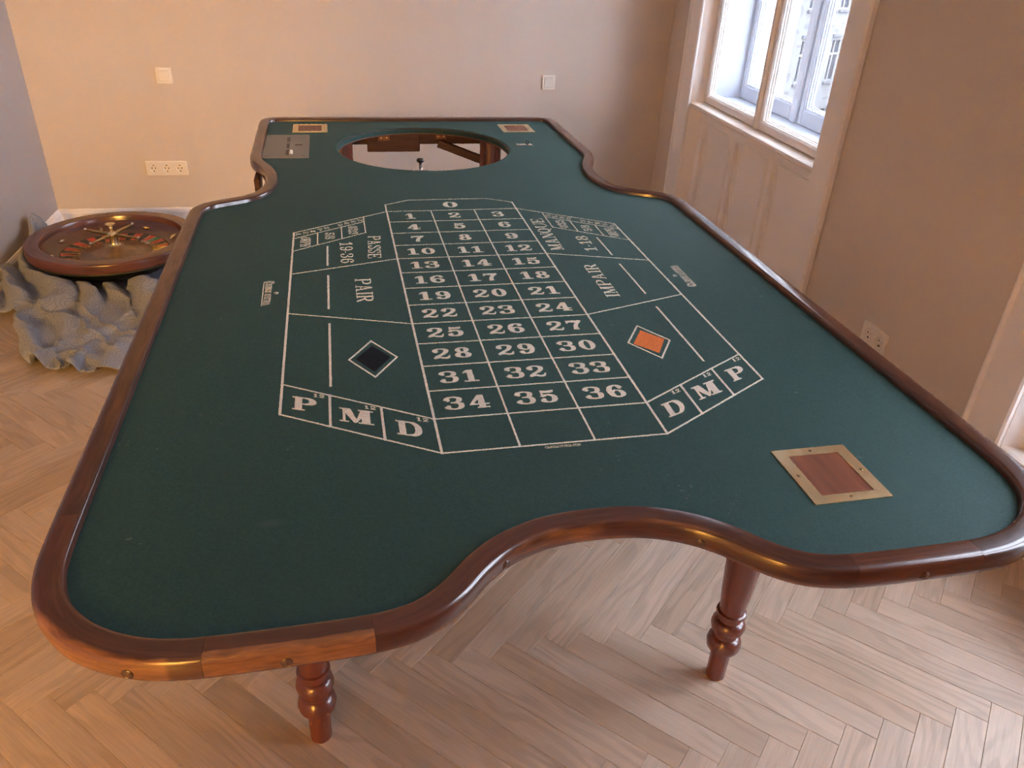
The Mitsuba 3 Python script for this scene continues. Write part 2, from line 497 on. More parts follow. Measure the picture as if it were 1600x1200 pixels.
def build_window(name, a, b, label, low=0.0):
    w = name
    tag(w, label, kind='structure')
    mid = (a + b) / 2
    top = OPEN_TOP
    # casing boards on the wall
    cas = []
    for x0, x1 in ((a - 0.142, a + 0.002), (b - 0.002, b + 0.142)):
        cas.append(R(U - 0.022, U + 0.004, x0, x1, 0, top + 0.142, 0.006))
    cas.append(R(U - 0.022, U + 0.004, a - 0.002, b + 0.002, top - 0.002, top + 0.142, 0.006))
    for x0 in (a - 0.150, b + 0.128):
        cas.append(R(U - 0.032, U + 0.002, x0, x0 + 0.022, 0, top + 0.15, 0.008))
    obj('casing', cat_(cas), 'trim_paint', parent=w)
    # inner reveal linings, slanted a little
    lin = []
    for x0, s in ((a, 1), (b, -1)):
        pts = [(U - 0.004, x0 - s * 0.004), (U - 0.004, x0 + s * 0.004), (U + 0.064, x0 + s * 0.030), (U + 0.064, x0 - s * 0.004)]
        lin.append(room(hull([(x, -y, z) for x, y in pts for z in (0.0, top)])))
    obj('reveal_lining', cat_(lin), 'trim_paint', parent=w)
    # parapet with three sunk panels
    par = Polygon([(a, 0), (b, 0), (b, 0.765 - low), (a, 0.765 - low)])
    wd = (b - a - 0.06 - 4 * 0.075) / 3
    sinks = []
    for i in range(3):
        x0 = a + 0.03 + 0.075 + i * (wd + 0.075)
        sinks.append((x0, x0 + wd, 0.14 - .1 * (low > 0), 0.69 - low))
        par = par.difference(sbox(x0, 0.14 - .1 * (low > 0), x0 + wd, 0.69 - low))

    def vz(poly, r0, r1):
        m = extrude(poly, r0, r1)
        q = np.array(m.vertices)
        m = trimesh.Trimesh(np.stack([U + q[:, 2], -q[:, 0], q[:, 1]], 1), m.faces, process=False)
        m.fix_normals()
        return room(m)
    obj('parapet', cat_([vz(par, 0.062, 0.085), R(U + 0.085, U + THICK, a, b, 0, 0.80 - low)]), 'trim_paint', parent=w)
    for x0, x1, z0, z1 in sinks:
        pn = [R(U + 0.076, U + 0.088, x0, x1, z0, z1)]
        for d in (0.0, 0.012):
            fr = sbox(x0 + d, z0 + d, x1 - d, z1 - d).difference(sbox(x0 + d + 0.012, z0 + d + 0.012, x1 - d - 0.012, z1 - d - 0.012))
            pn.append(vz(fr, 0.068 + d * 0.4, 0.078))
        rb_ = sbox(x0 - .012, z0 - .012, x1 + .012, z1 + .012).difference(sbox(x0 + .002, z0 + .002, x1 - .002, z1 - .002))
        pn.append(vz(rb_, 0.0575, 0.063))
        rb_ = sbox(x0 - .007, z0 - .007, x1 + .007, z1 + .007).difference(sbox(x0 - .002, z0 - .002, x1 + .002, z1 + .002))
        pn.append(vz(rb_, 0.054, 0.058))
        obj('panel', cat_(pn), 'trim_paint', parent=w)
    # inner sill
    pr = [(0.10, 0.760), (-0.004, 0.760), (-0.012, 0.766), (-0.014, 0.776), (-0.010, 0.786), (0.0, 0.790), (0.03, 0.792), (0.10, 0.797)]
    m = extrude(Polygon(pr), 0, b - a - 0.012)
    q = np.array(m.vertices)
    m = trimesh.Trimesh(np.stack([U + q[:, 0] + 0.006, -(a + 0.006) - q[:, 2], q[:, 1] - low], 1), m.faces, process=False)
    m.fix_normals()
    obj('sill', room(m), 'sash_paint', parent=w)
    # two inner sashes, each a frame with glazing beads outside its pane
    for s0, s1 in ((a + 0.036, mid - 0.001), (mid + 0.001, b - 0.036)):
        k = obj('sash', cat_([frame_mesh(s0, s1, 0.797 - low, top - 0.01, 0.036, 0.056, 0.098, wb=0.040), bead(s0 + 0.036, s1 - 0.036, 0.837 - low, top - 0.046, 0.066)]), 'sash_paint', parent=w)
        obj('pane', R(U + 0.0632, U + 0.0634, s0 + 0.035, s1 - 0.035, 0.836 - low, top - 0.045), 'pane_glass', parent=k)
    obj('astragal', room(hull([(U + x, -y, z) for x, y in ((0.058, mid - 0.016), (0.058, mid + 0.016), (0.044, mid + 0.009), (0.044, mid - 0.009)) for z in (0.800 - low, top - 0.012)])), 'sash_paint', parent=w)
    # the box between the sashes, then the outer window
    obj('box_lining', cat_([R(U + 0.064, U + 0.34, a - 0.01, a + 0.062, 0.79 - low, top), R(U + 0.064, U + 0.34, b - 0.062, b + 0.01, 0.79 - low, top),
                            R(U + 0.098, U + 0.34, a + 0.06, b - 0.06, 0.79 - low, 0.826 - low), R(U + 0.098, U + 0.34, a + 0.06, b - 0.06, top - 0.03, top)]), 'outer_sash_paint', parent=w)
    obj('mullion', R(U + 0.240, U + 0.30, mid - 0.024, mid + 0.024, 0.826 - low, top - 0.03, 0.006), 'outer_sash_paint', parent=w)
    for s0, s1 in ((a + 0.062, mid - 0.024), (mid + 0.024, b - 0.062)):
        k = obj('outer_sash', cat_([frame_mesh(s0, s1, 0.826 - low, top - 0.03, 0.036, 0.255, 0.295, wb=0.075), bead(s0 + 0.036, s1 - 0.036, 0.901 - low, top - 0.066, 0.266)]), 'outer_sash_paint', parent=w)
        obj('pane', R(U + 0.2655, U + 0.2657, s0 + 0.035, s1 - 0.035, 0.900 - low, top - 0.065), 'pane_glass', parent=k)
    return w


build_window('window_1', *OPEN[0], 'tall white double casement window with panelled parapet in the right wall')
build_window('window_2', *OPEN[1], 'second white casement window, glazed almost to the floor, beside the near end of the table', 0.48)

# ------------------------------------------------------------------ the building across the courtyard
def facade_fn(p, n, uv):
    t = p.x * 0.932 + p.y * 0.362
    pit = smoothstep(0.74, 0.80, noise(t * 4.2, p.z * 4.2, 3.0)) * 0.22
    rough = smoothstep(35.0, 34.8, t) * 0.25 * fbm(t * 5, p.z * 5, 1.0)
    return mi.Color3f(0.150, 0.154, 0.158) * (0.92 + 0.16 * fbm(p.x * 1.1, p.y * 1.1, p.z * 1.1)) * (1 - pit - rough)


plain('facade_stone', proc(facade_fn), 0.9)
plain('facade_trim', (0.215, 0.22, 0.23), 0.8)
plain('facade_ledge', (0.085, 0.09, 0.10), 0.8)
plain('far_glass', (0.05, 0.06, 0.075), 0.15)
FN = np.array([math.cos(1.94134), math.sin(1.94134)])
FT = np.array([FN[1], -FN[0]])
FD = 29.187
FB = trimesh.transformations.identity_matrix()
FB[:3, 0] = [FT[0], FT[1], 0]
FB[:3, 1] = [FN[0], FN[1], 0]
FB[:3, 2] = [0, 0, 1]
o = CAM[:2] + 0
o = o + FN * FD
o = o - FT * (o @ FT)
FB[:3, 3] = [o[0], o[1], 0]


def F(t0, t1, d0, d1, z0, z1, ch=0.0):
    m = cbox(t0, t1, d0, d1, z0, z1, ch)
    m.apply_transform(FB)
    return m


bl = tag('far_building', 'pale stone building with tall barred windows seen through the window', 'building')
WT = [28.9 + 2.6 * i for i in range(9)]
WZ = [-5.32 + 3.69 * i for i in range(-2, 4)]
fp = sbox(26.5, -16, 52, 15)
for t in WT:
    for z in WZ:
        fp = fp.difference(sbox(t, z + 0.05, t + 1.1, z + 2.25))
m = extrude(fp, 0, 0.6)
q = np.array(m.vertices)
m = trimesh.Trimesh(np.stack([q[:, 0], q[:, 2], q[:, 1]], 1), m.faces, process=False)
m.fix_normals()
m.apply_transform(FB)
obj('wall', m, 'facade_stone', parent='far_building')
obj('roof', F(26, 52.5, -0.5, 6, 15, 15.6), 'facade_ledge', parent='far_building')
obj('pilaster', F(34.9, 35.75, -0.25, 0.02, -16, 15, 0.05), 'facade_trim', parent='far_building')
for t in WT:
    for z in WZ:
        if not (33 < t < 42 and -7 < z < 1):
            obj('pane', F(t, t + 1.1, 0.31, 0.33, z + 0.05, z + 2.25), 'far_glass', parent='far_building')
            continue
        g = [F(t - 0.02, t + 1.12, 0.22, 0.30, z + 0.05, z + 0.12), F(t, t + 1.1, 0.22, 0.30, z + 2.17, z + 2.25), F(t, t + 1.1, 0.22, 0.30, z + 1.42, z + 1.52)]
        for x in (0.0, 0.51, 1.02):
            g.append(F(t + x, t + x + 0.08, 0.22, 0.30, z + 0.05, z + 2.25))
        k = obj('window', cat_(g), 'facade_trim', parent='far_building')
        obj('pane', F(t, t + 1.1, 0.31, 0.33, z + 0.05, z + 2.25), 'far_glass', parent=k)
        k2 = obj('window_ledge', F(t - 0.12, t + 1.22, -0.14, 0.05, z - 0.08, z + 0.06, 0.02), 'facade_ledge', parent='far_building')
        obj('lintel', F(t - 0.1, t + 1.2, -0.10, 0.05, z + 2.36, z + 2.52, 0.02), 'facade_ledge', parent='far_building')
# pale balcony turret nearer, right of the two windows
tur = lathe([(0.0, -9.0), (0.9, -9.0), (0.95, -7.2), (1.25, -6.9), (1.3, -6.6), (0.9, -6.4), (0.85, -6.2), (0.85, -4.6), (0.95, -4.5), (0.95, -4.3), (0.6, -4.25), (0.0, -4.2)], 40)
tc = (FB @ np.array([41.0, -0.9, 0, 1]))[:2]
obj('turret', shift(tur, tc[0], tc[1], 0), 'facade_trim', smooth=35, parent='far_building')
tag(obj('courtyard_ground', cbox(2.2, 60, -40, 60, -12.3, -12), 'facade_ledge'), 'grey street paving far below the window', kind='structure')

# ------------------------------------------------------------------ slab-serif lettering drawn with a broad pen
PENA = np.arange(16) * 2 * np.pi / 16


def spline(pts, n=9):
    p = np.asarray(pts, float)
    if len(p) == 2:
        return p
    q = np.vstack([2 * p[0] - p[1], p, 2 * p[-1] - p[-2]])
    out = []
    for i in range(len(p) - 1):
        a, b, c, d = q[i:i + 4]
        for t in np.linspace(0, 1, n, endpoint=False):
            out.append(0.5 * (2 * b + (c - a) * t + (2 * a - 5 * b + 4 * c - d) * t ** 2 + (3 * b - a - 3 * c + d) * t ** 3))
    return np.array(out + [p[-1]])


def pen(path, a, b, smooth=True):
    p = spline(path) if smooth else np.asarray(path, float)
    e = np.stack([a * np.cos(PENA), b * np.sin(PENA)], 1)
    from shapely.geometry import MultiPoint
    return unary_union([MultiPoint(np.vstack([p[i] + e, p[i + 1] + e])).convex_hull for i in range(len(p) - 1)])


def ring(cx, cy, rx, ry, a, b):
    return Point(0, 0).buffer(1, 24).__class__(np.stack([cx + (rx) * np.cos(np.linspace(0, 2 * np.pi, 40)), cy + ry * np.sin(np.linspace(0, 2 * np.pi, 40))], 1)).difference(
        Polygon(np.stack([cx + (rx - 2 * a) * np.cos(np.linspace(0, 2 * np.pi, 40)), cy + (ry - 2 * b) * np.sin(np.linspace(0, 2 * np.pi, 40))], 1)))


def ball(x, y, r):
    return Point(x, y).buffer(r, 8)


def B(x0, y0, x1, y1):
    return sbox(x0, y0, x1, y1)


def P4(*p):
    return Polygon(p)


def make_font(a, b, s):
    """a: half stem, b: half hairline, s: slab thickness. Capitals one unit high; returns {char: (shape, width)}."""
    t = 2 * a
    e = 0.10 if t > 0.2 else 0.09

    def stem(x, y0=0, y1=1, foot=True, head=True):
        g = [B(x - a, y0, x + a, y1)]
        if foot:
            g.append(B(x - a - e, y0, x + a + e, y0 + s))
        if head:
            g.append(B(x - a - e, y1 - s, x + a + e, y1))
        return unary_union(g)

    def thin(x, foot=True, head=True):
        g = [B(x - b, 0, x + b, 1)]
        if foot:
            g.append(B(x - b - e, 0, x + b + e, s))
        if head:
            g.append(B(x - b - e, 1 - s, x + b + e, 1))
        return unary_union(g)
    f = {}
    f['0'] = (ring(.40, .5, .40, .5, a, b), .80)
    f['1'] = (unary_union([B(.30 - a + .04, 0, .30 + a + .04, 1), B(.02, 0, .66, s * 1.05), P4((.34 - a, 1), (.34 + a, 1), (.34 - a, .80), (.02, .72), (.02, .80))]), .68)
    f['2'] = (unary_union([ball(.15, .70, .115), pen([(.10, .70), (.14, .86), (.36, .96), (.60, .86), (.62, .68), (.48, .47), (.22, .26), (.10, .10)], a * .86, b),
                           P4((.02, .0), (.06, .20), (.30, .22), (.52, .12), (.66, .16), (.70, .30), (.78, .30), (.72, .04), (.60, -.01), (.46, .0), (.26, .08))]), .80)
    f['3'] = (unary_union([ball(.13, .73, .095), pen([(.07, .76), (.14, .91), (.37, .96), (.60, .88), (.60, .66), (.46, .54), (.34, .53)], a * .86, b),
                           pen([(.40, .54), (.62, .46), (.66, .27), (.57, .09), (.38, .04), (.15, .08), (.06, .20)], a * .90, b), ball(.12, .24, .10)]), .82)
    f['4'] = (unary_union([B(.52 - a, 0, .52 + a, 1), B(.30, 0, .82, s), B(.0, .25, .84, .25 + s), P4((.40, 1), (.60, 1), (.16, .30), (.0, .30)), ]), .84)
    f['5'] = (unary_union([P4((.12, .98), (.40, .93), (.70, 1.0), (.66, .80), (.44, .76), (.12, .80)), B(.10, .46, .10 + 2.2 * b, .98), pen([(.14, .52), (.34, .62), (.58, .52), (.63, .33), (.54, .10), (.36, .04), (.16, .09), (.10, .2)], a * .92, b), ball(.14, .23, .115)]), .80)
    six = unary_union([ball(.62, .78, .10), pen([(.66, .80), (.56, .94), (.38, .96), (.20, .82), (.12, .5), (.20, .16), (.38, .05), (.40, .05)], a * .92, b), ring(.42, .31, .37, .31, a * .9, b)])
    f['6'] = (six, .80)
    f['9'] = (affinity.rotate(six, 180, origin=(.41, .5)), .80)
    f['7'] = (unary_union([P4((.04, 1), (.12, .96), (.38, 1.0), (.56, .95), (.78, 1.0), (.78, .86), (.60, .74), (.40, .76), (.24, .80), (.13, .78), (.10, .64), (.02, .64)), pen([(.74, .90), (.52, .58), (.42, .30), (.40, .06)], a * .86, b * 1.2), B(.40 - a, 0, .40 + a, .16)]), .80)
    f['8'] = (unary_union([ring(.40, .745, .33, .255, a * .92, b), ring(.40, .27, .39, .27, a, b)]), .80)
    f['-'] = (B(.02, .38, .34, .38 + 2 * b), .36)
    f['/'] = (P4((.0, -.05), (2 * b, -.05), (.34, 1.05), (.34 - 2 * b, 1.05)), .34)
    f['.'] = (ball(.09, .09, .09), .18)
    f['I'] = (stem(a + e), 2 * a + 2 * e)
    x = a + e

    def bowl(x0, y0, y1, w):
        o = unary_union([B(x0, y0, x0 + w * .5, y1), affinity.scale(Point(x0 + w * .5, (y0 + y1) / 2).buffer(1, 20), w * .5, (y1 - y0) / 2)])
        i = unary_union([B(x0 - .2, y0 + 2 * b, x0 + w * .5 - a, y1 - 2 * b), affinity.scale(Point(x0 + w * .5 - a, (y0 + y1) / 2).buffer(1, 20), max(w * .5 - a, .03), (y1 - y0) / 2 - 2 * b)])
        return o.difference(i)
    f['P'] = (unary_union([stem(x), bowl(x, .44, 1, .66)]), x + .68)
    f['R'] = (unary_union([stem(x), bowl(x, .46, 1, .62), P4((x + .22, .5), (x + .22 + t, .5), (x + .56 + t * .6, s), (x + .72, s), (x + .72, 0), (x + .50, 0))]), x + .74)
    f['D'] = (unary_union([stem(x), bowl(x, 0, 1, .78)]), x + .80)
    f['E'] = (unary_union([stem(x), B(x, 1 - s, x + .62, 1), B(x, 0, x + .66, s), B(x, .46, x + .42, .46 + s), B(x + .62 - 2 * b, .74, x + .62, 1), B(x + .66 - 2 * b, 0, x + .66, .28), B(x + .42 - 2 * b, .36, x + .42, .60)]), x + .68)
    f['L'] = (unary_union([stem(x), B(x, 0, x + .60, s), B(x + .60 - 2 * b, 0, x + .60, .30)]), x + .62)
    f['H'] = (unary_union([stem(x), stem(x + .58), B(x, .46, x + .58, .46 + s)]), 2 * x + .58)
    f['T'] = (unary_union([B(.40 - a, 0, .40 + a, 1), B(.40 - a - e, 0, .40 + a + e, s), B(.0, 1 - s, .80, 1), B(0, .72, 2 * b, 1), B(.80 - 2 * b, .72, .80, 1)]), .80)
    f['M'] = (unary_union([thin(b + e), stem(.94 - a), P4((e - .06, 1), (e + t - .02, 1), (.56, .10), (.50, .0), (.44, .0)), P4((.94 - 2 * a + .0, 1), (.94, 1), (.50, .0), (.46, .0), (.50, .16))]), .94 + e)
    f['N'] = (unary_union([thin(b + e), thin(.78, foot=False), P4((e - .06, 1), (e + t, 1), (.78 + b, 0), (.78 - b - t * .6, 0))]), .80 + e)
    f['A'] = (unary_union([P4((.30, 1), (.44, 1), (.16 + b, 0), (.16 - b, 0)), P4((.36, 1), (.46, 1), (.70 + a * .9, 0), (.70 - a * .9, 0)), B(.22, .27, .62, .27 + s), B(.02, 0, .32, s), B(.52, 0, .90, s)]), .92)
    f['S'] = (unary_union([pen([(.62, .72), (.54, .92), (.36, .96), (.14, .88), (.13, .68), (.34, .54), (.56, .42), (.58, .18), (.36, .04), (.16, .10), (.09, .28)], a * .85, b), B(.58, .68, .58 + 2 * b, 1), B(.05, 0, .05 + 2 * b, .32)]), .72)
    f['O'] = (ring(.42, .5, .42, .5, a, b), .84)
    f['Q'] = (unary_union([f['O'][0], pen([(.34, .20), (.50, .14), (.60, -.10), (.78, -.12)], a * .5, b)]), .86)
    f['C'] = (unary_union([f['O'][0].difference(B(.55, .30, 1, .70)), B(.72, .64, .72 + 2 * b, 1)]), .82)
    f['U'] = (unary_union([stem(x, y0=.3, foot=False), thin(.80, foot=False).difference(B(-1, -1, 2, .3)), pen([(x, .36), (x + .06, .14), (.44, .04), (.72, .14), (.80, .36)], b * 1.3, b)]), .80 + e + b)
    f['U'] = (unary_union([f['U'][0], B(x - a, .28, x + a, .5)]), f['U'][1])
    f['Z'] = (unary_union([B(.04, 1 - s, .70, 1), B(.0, 0, .72, s), P4((.70, 1), (.70 - t * 1.1, 1), (.0, 0), (t * 1.1, 0)), B(.04, .74, .04 + 2 * b, 1), B(.72 - 2 * b, 0, .72, .28)]), .72)
    f[' '] = (None, .45)
    return f


BOLD, LIGHT = make_font(.135, .042, .085), make_font(.085, .036, .07)


def word(text, font, gap=.10):
    x, out = 0, []
    for ch in text:
        g, w = font[ch]
        if g is not None:
            out.append(affinity.translate(g, x, 0))
        x += w + gap
    return unary_union(out), x - gap


# ------------------------------------------------------------------ the roulette table
A_, ZF = 0.1424, 0.7932            # one layout unit (a number cell's width) and the height of the cloth
RB = 0.7221711


def W(c, r):
    """Layout units (c to the right, r towards the viewer) to world x, y."""
    return ((c - 1.5) * A_, -r * A_)


tbl = tag('roulette_table', 'large French roulette table with green cloth, wheel well and dark wooden rail', 'gaming table')


def mirror_path(half):
    h = np.asarray(half, float)
    return np.vstack([h, (h * [-1, 1])[::-1][1:-1]])


HALF = [(0, 1.308), (.50, 1.308), (.615, 1.306), (.634, 1.298), (.643, 1.275), (.643, 1.20), (.642, .72), (.640, .655), (.628, .600), (.598, .535), (.575, .450), (.566, .370), (.566, .310),
        (.576, .245), (.600, .178), (.640, .135), (.690, .105), (.735, .082), (.762, .060), (.775, .028), (.777, -.03), (.777, -.20), (.777, -1.40), (.777, -1.50), (.774, -1.555),
        (.760, -1.604), (.735, -1.642), (.700, -1.674), (.652, -1.699), (.60, -1.711), (.53, -1.713), (.40, -1.712), (.335, -1.708), (.290, -1.694), (.252, -1.664), (.212, -1.618), (.165, -1.582),
        (.105, -1.556), (.05, -1.546), (0, -1.544)]


def chaikin(p, n):
    for _ in range(n):
        q = np.roll(p, -1, 0)
        p = np.stack([.75 * p + .25 * q, .25 * p + .75 * q], 1).reshape(-1, 2)
    return p


inner = chaikin(mirror_path(HALF), 3)
# even resampling
seg = np.linalg.norm(np.roll(inner, -1, 0) - inner, axis=1)
cum = np.concatenate([[0], np.cumsum(seg)])
NP = 900
loop = np.vstack([inner, inner[:1]])
ss = np.linspace(0, cum[-1], NP, endpoint=False)
inner = np.stack([np.interp(ss, cum, loop[:, i]) for i in (0, 1)], 1)
tan = np.roll(inner, -1, 0) - np.roll(inner, 1, 0)
tan /= np.linalg.norm(tan, axis=1, keepdims=True)
nrm = np.stack([-tan[:, 1], tan[:, 0]], 1)
ctr = Polygon(inner)
if ctr.contains(Point(inner[100] + nrm[100] * 0.005)):
    nrm = -nrm
cloth_poly = Polygon(inner).buffer(0.004)

# rail profile: (outwards, above the cloth)
RP = [(-.002, -.004), (.000, .004), (.0006, .0095), (.003, .0120), (.008, .0130), (.028, .0134), (.0345, .0128), (.0385, .0108), (.0408, .0075), (.0422, .0020), (.0428, -.005), (.0426, -.014), (.0410, -.0215), (.0365, -.0262), (.028, -.027), (.0, -.027)]
RP = np.array(RP)
RPd = []
for i in range(len(RP) - 1):
    RPd.append(RP[i])
    if np.linalg.norm(RP[i + 1] - RP[i]) > .009:
        RPd.append((RP[i] + RP[i + 1]) / 2)
RP = np.array(RPd + [RP[-1]])
rv = np.concatenate([[0], np.cumsum(np.linalg.norm(np.diff(RP, axis=0), axis=1))])


def nearest(x, y):
    return int(np.argmin(np.linalg.norm(inner - [x, y], axis=1)))


def rail_piece(i0, i1, trim=0.0):
    n = (i1 - i0) % NP
    idx = [(i0 + j) % NP for j in range(n + 1)]
    L = ss[1] * np.arange(n + 1)
    pts = inner[idx]
    nn = nrm[idx]
    m = len(RP)
    v = np.zeros((n + 1, m, 3))
    v[:, :, :2] = pts[:, None] + nn[:, None] * RP[None, :, 0, None]
    v[:, :, 2] = ZF + RP[None, :, 1]
    v[0, :, :2] += tan[idx[0]] * .0002
    v[-1, :, :2] -= tan[idx[-1]] * .0002
    uv = np.stack([np.repeat(L[:, None] + i0 * .37, m, 1), np.repeat(rv[None], n + 1, 0)], -1)
    f = []
    for a in range(n):
        for b in range(m - 1):
            f += [(a * m + b, a * m + b + 1, (a + 1) * m + b + 1), (a * m + b, (a + 1) * m + b + 1, (a + 1) * m + b)]
    V, Uv, Fc = [v.reshape(-1, 3)], [uv.reshape(-1, 2)], [np.array(f)]
    off = (n + 1) * m
    tri = trimesh.creation.triangulate_polygon(Polygon(RP), engine='earcut')
    for e in (0, -1):
        w = v[e]
        # match triangulation vertices to the profile
        ids = [int(np.argmin(np.linalg.norm(RP - q, axis=1))) for q in tri[0]]
        V.append(w[ids])
        Uv.append(uv[e][ids])
        Fc.append(np.asarray(tri[1]) + off)
        off += len(ids)
    mesh = trimesh.Trimesh(np.vstack(V), np.vstack(Fc), process=False)
    return mesh, np.vstack(Uv)


JOINTS = [(0.36, -1.706), (0.565, -1.713), (0.777, -1.44), (0.777, -0.15), (0.570, 0.42), (0.643, 1.18)]
cuts = [nearest(*j) for j in JOINTS] + [nearest(-j[0], j[1]) for j in JOINTS[::-1]]
order_ = sorted(cuts)
railmat = {}
pieces = []
for q in range(len(order_)):
    i0, i1 = order_[q], order_[(q + 1) % len(order_)]
    n = (i1 - i0) % NP
    mid = inner[(i0 + n // 2) % NP]
    mat = 'rail_wood'
    if mid[1] < -1.5:
        if -0.57 < mid[0] < -0.36:
            mat = 'rail_wood_worn'
        elif 0.36 < mid[0] < 0.57:
            mat = 'rail_wood_mid'
        elif mid[0] < -0.57:
            mat = 'rail_wood_corner'
        elif abs(mid[0]) < .1:
            mat = 'rail_wood_patchy'
    elif abs(mid[0]) > .7:
        mat = 'rail_wood_mid'
    mesh, uv = rail_piece(i0, i1)
    k = obj('rail_piece', mesh, mat, smooth=True, parent=tbl, uv=uv)
    pieces.append((k, i0, i1))
    if mat == 'rail_wood_worn':
        labels[k] = {'label': 'straight rail piece with its stain worn to orange on the outer face'}


def on_piece(i):
    for k, i0, i1 in pieces:
        if (i - i0) % NP < (i1 - i0) % NP:
            return k


def plug(x, y):
    i = nearest(x, y)
    m = lathe([(0, -.004), (.0078, -.004), (.0078, .0010), (.0070, .0016), (.0062, .0010), (.0040, .0022), (0, .0026)], 24)
    n3 = np.array([nrm[i][0], nrm[i][1], 0])
    M = np.eye(4)
    M[:3, 0] = [tan[i][0], tan[i][1], 0]
    M[:3, 1] = np.cross(n3, M[:3, 0])
    M[:3, 2] = n3
    M[:3, 3] = [*(inner[i] + nrm[i] * .0424), ZF - .010]
    m.apply_transform(M)
    obj('plug', m, 'plug_wood', smooth=40, parent=on_piece(i))


for x, y in ((-.645, -1.703), (-.468, -1.712), (-.185, -1.592), (.185, -1.592), (.468, -1.712), (.70, -1.674), (-.777, -.8), (.777, -.8)):
    plug(x, y)

# table top board and cloth with the well for the wheel
HX, HY, HR = 0.0, 0.828, 0.362
hole = Point(HX, HY).buffer(HR, 48)
hole_board = Point(HX, HY).buffer(HR - .012, 48)
slit = unary_union([sbox(W(1, 0)[0] * 0 - .645, .668, -.462, 1.044)])
board = Polygon(inner).buffer(.001).difference(Point(HX, HY).buffer(HR - .0105, 64))
obj('top_board', extrude(board, ZF - .030, ZF - .0035), 'under_wood', parent=tbl)
cl = obj('cloth', extrude(cloth_poly.difference(hole), ZF - .003, ZF), 'felt', parent=tbl)
a = np.linspace(0, np.pi / 2, 9)
lip = [(HR + .001, ZF - .0001)] + [(HR - .012 * math.sin(t), ZF - .012 * (1 - math.cos(t))) for t in a] + [(HR - .012, ZF - .024), (HR - .0105, ZF - .0245)]
obj('well_lip', shift(lathe(lip[::-1], 128), HX, HY), 'felt', smooth=50, parent=tbl)
edge = [(HR - .0100, ZF - .0262), (HR - .0122, ZF - .0262), (HR - .0126, ZF - .0252), (HR - .0122, ZF - .0243), (HR - .0100, ZF - .0243)]
obj('well_edge', shift(lathe(edge, 128), HX, HY), 'block_wood', smooth=50, parent=tbl)

# printed layout
TP = 0.0007


def flat(geom, z=ZF - .0001, h=TP):
    return extrude(geom, z, z + h)


def L(w, *pts):
    return LineString([W(*p) for p in pts]).buffer(w / 2, cap_style='square', join_style='mitre')


LW = .0040
ROW = [i * RB for i in range(13)]
lines = []
for r in ROW:
    lines.append(L(LW, (0, r), (3, r)))
lines += [L(LW, (c, 0), (c, 9.452)) for c in (1, 2)]
lines += [L(LW * 1.25, (0, -.49), (0, 9.452)), L(LW * 1.25, (3, -.49), (3, 9.452)), L(LW, (0, 9.452), (3, 9.452))]
lines += [L(LW, (0, -.49), (.58, -.81), (2.42, -.81), (3, -.49))]
for s in (0, 1):
    def S(c, r):
        return (c, r) if s == 0 else (3 - c, r)

    def H(w, *pts):
        lines.append(L(w, *[S(*p) for p in pts]))
    H(LW * 1.3, (-2.0, 1.235), (-2.0, 8.265))
    H(LW, (0, 0), (-2.0, 1.235))
    H(LW, (0, 9.452), (-2.0, 8.265))
    H(LW, (0, ROW[12]), (-2.0, 7.478))
    H(LW, (0, ROW[4]), (-2.0, 3.462))
    H(LW, (0, ROW[8]), (-2.0, 5.150))
    for q in (-.675, -1.350):
        H(LW * 1.25, (q, ROW[12] - q * -.594), (q, 9.452 - q * -.594)) if False else H(LW * 1.25, (q, ROW[12] + q * .594), (q, 9.452 + q * .5935))
    H(LW * .9, (-.537, .335), (-.537, 1.347))
    H(LW * .9, (-.537, .648), (-2.0, 1.588))
    H(LW * .9, (-.537, 1.347), (-2.0, 2.298))
    for q in (-1.03, -1.52):
        H(LW * .9, (q, .648 + (q + .537) * -.6425), (q, 1.347 + (q + .537) * -.650))
    for r0, r1 in ((2.09, 3.10), (3.60, 5.03), (5.625, 7.61)):
        H(.0052, (-1.328, r0), (-1.335, r1))
k = obj('grid_lines', flat(unary_union(lines), ZF - .0002, TP), 'print_cream', parent=cl)


def place(geom, width, cx, cy, cap, total=None, ang=0, shear=0.0, wid=None):
    """Puts a word of unit cap height with its middle at layout (cx, cy); cap and total are in layout units."""
    g = affinity.translate(geom, -width / 2, -.5)
    sx = (total / width if total else cap) * A_
    g = affinity.affine_transform(g, [sx, 0, shear * sx, cap * A_, 0, 0])
    g = affinity.rotate(g, ang, origin=(0, 0))
    x, y = W(cx, cy)
    return affinity.translate(g, x, y)


for n in range(37):
    g, w = word(str(n), BOLD, .17)
    if n == 0:
        q = place(g, w, 1.5, -.40, .40, .35)
    else:
        i, j = (n - 1) // 3, (n - 1) % 3
        q = place(g, w, j + .5 - (.0 if n > 9 else .0), (i + .5) * RB, .335, .335 * (w if n > 9 else w * 1.0))
    obj('number', flat(q), 'print_cream', parent=cl)


def lettering(text, font, *a, gap=.10, **k):
    g, w = word(text, font, gap)
    return obj('lettering', flat(place(g, w, *a, **k)), 'print_cream', parent=cl)


def both(text, font, cx, cy, cap, total, **k):
    lettering(text, font, cx, cy, cap, total, ang=-90, **k)


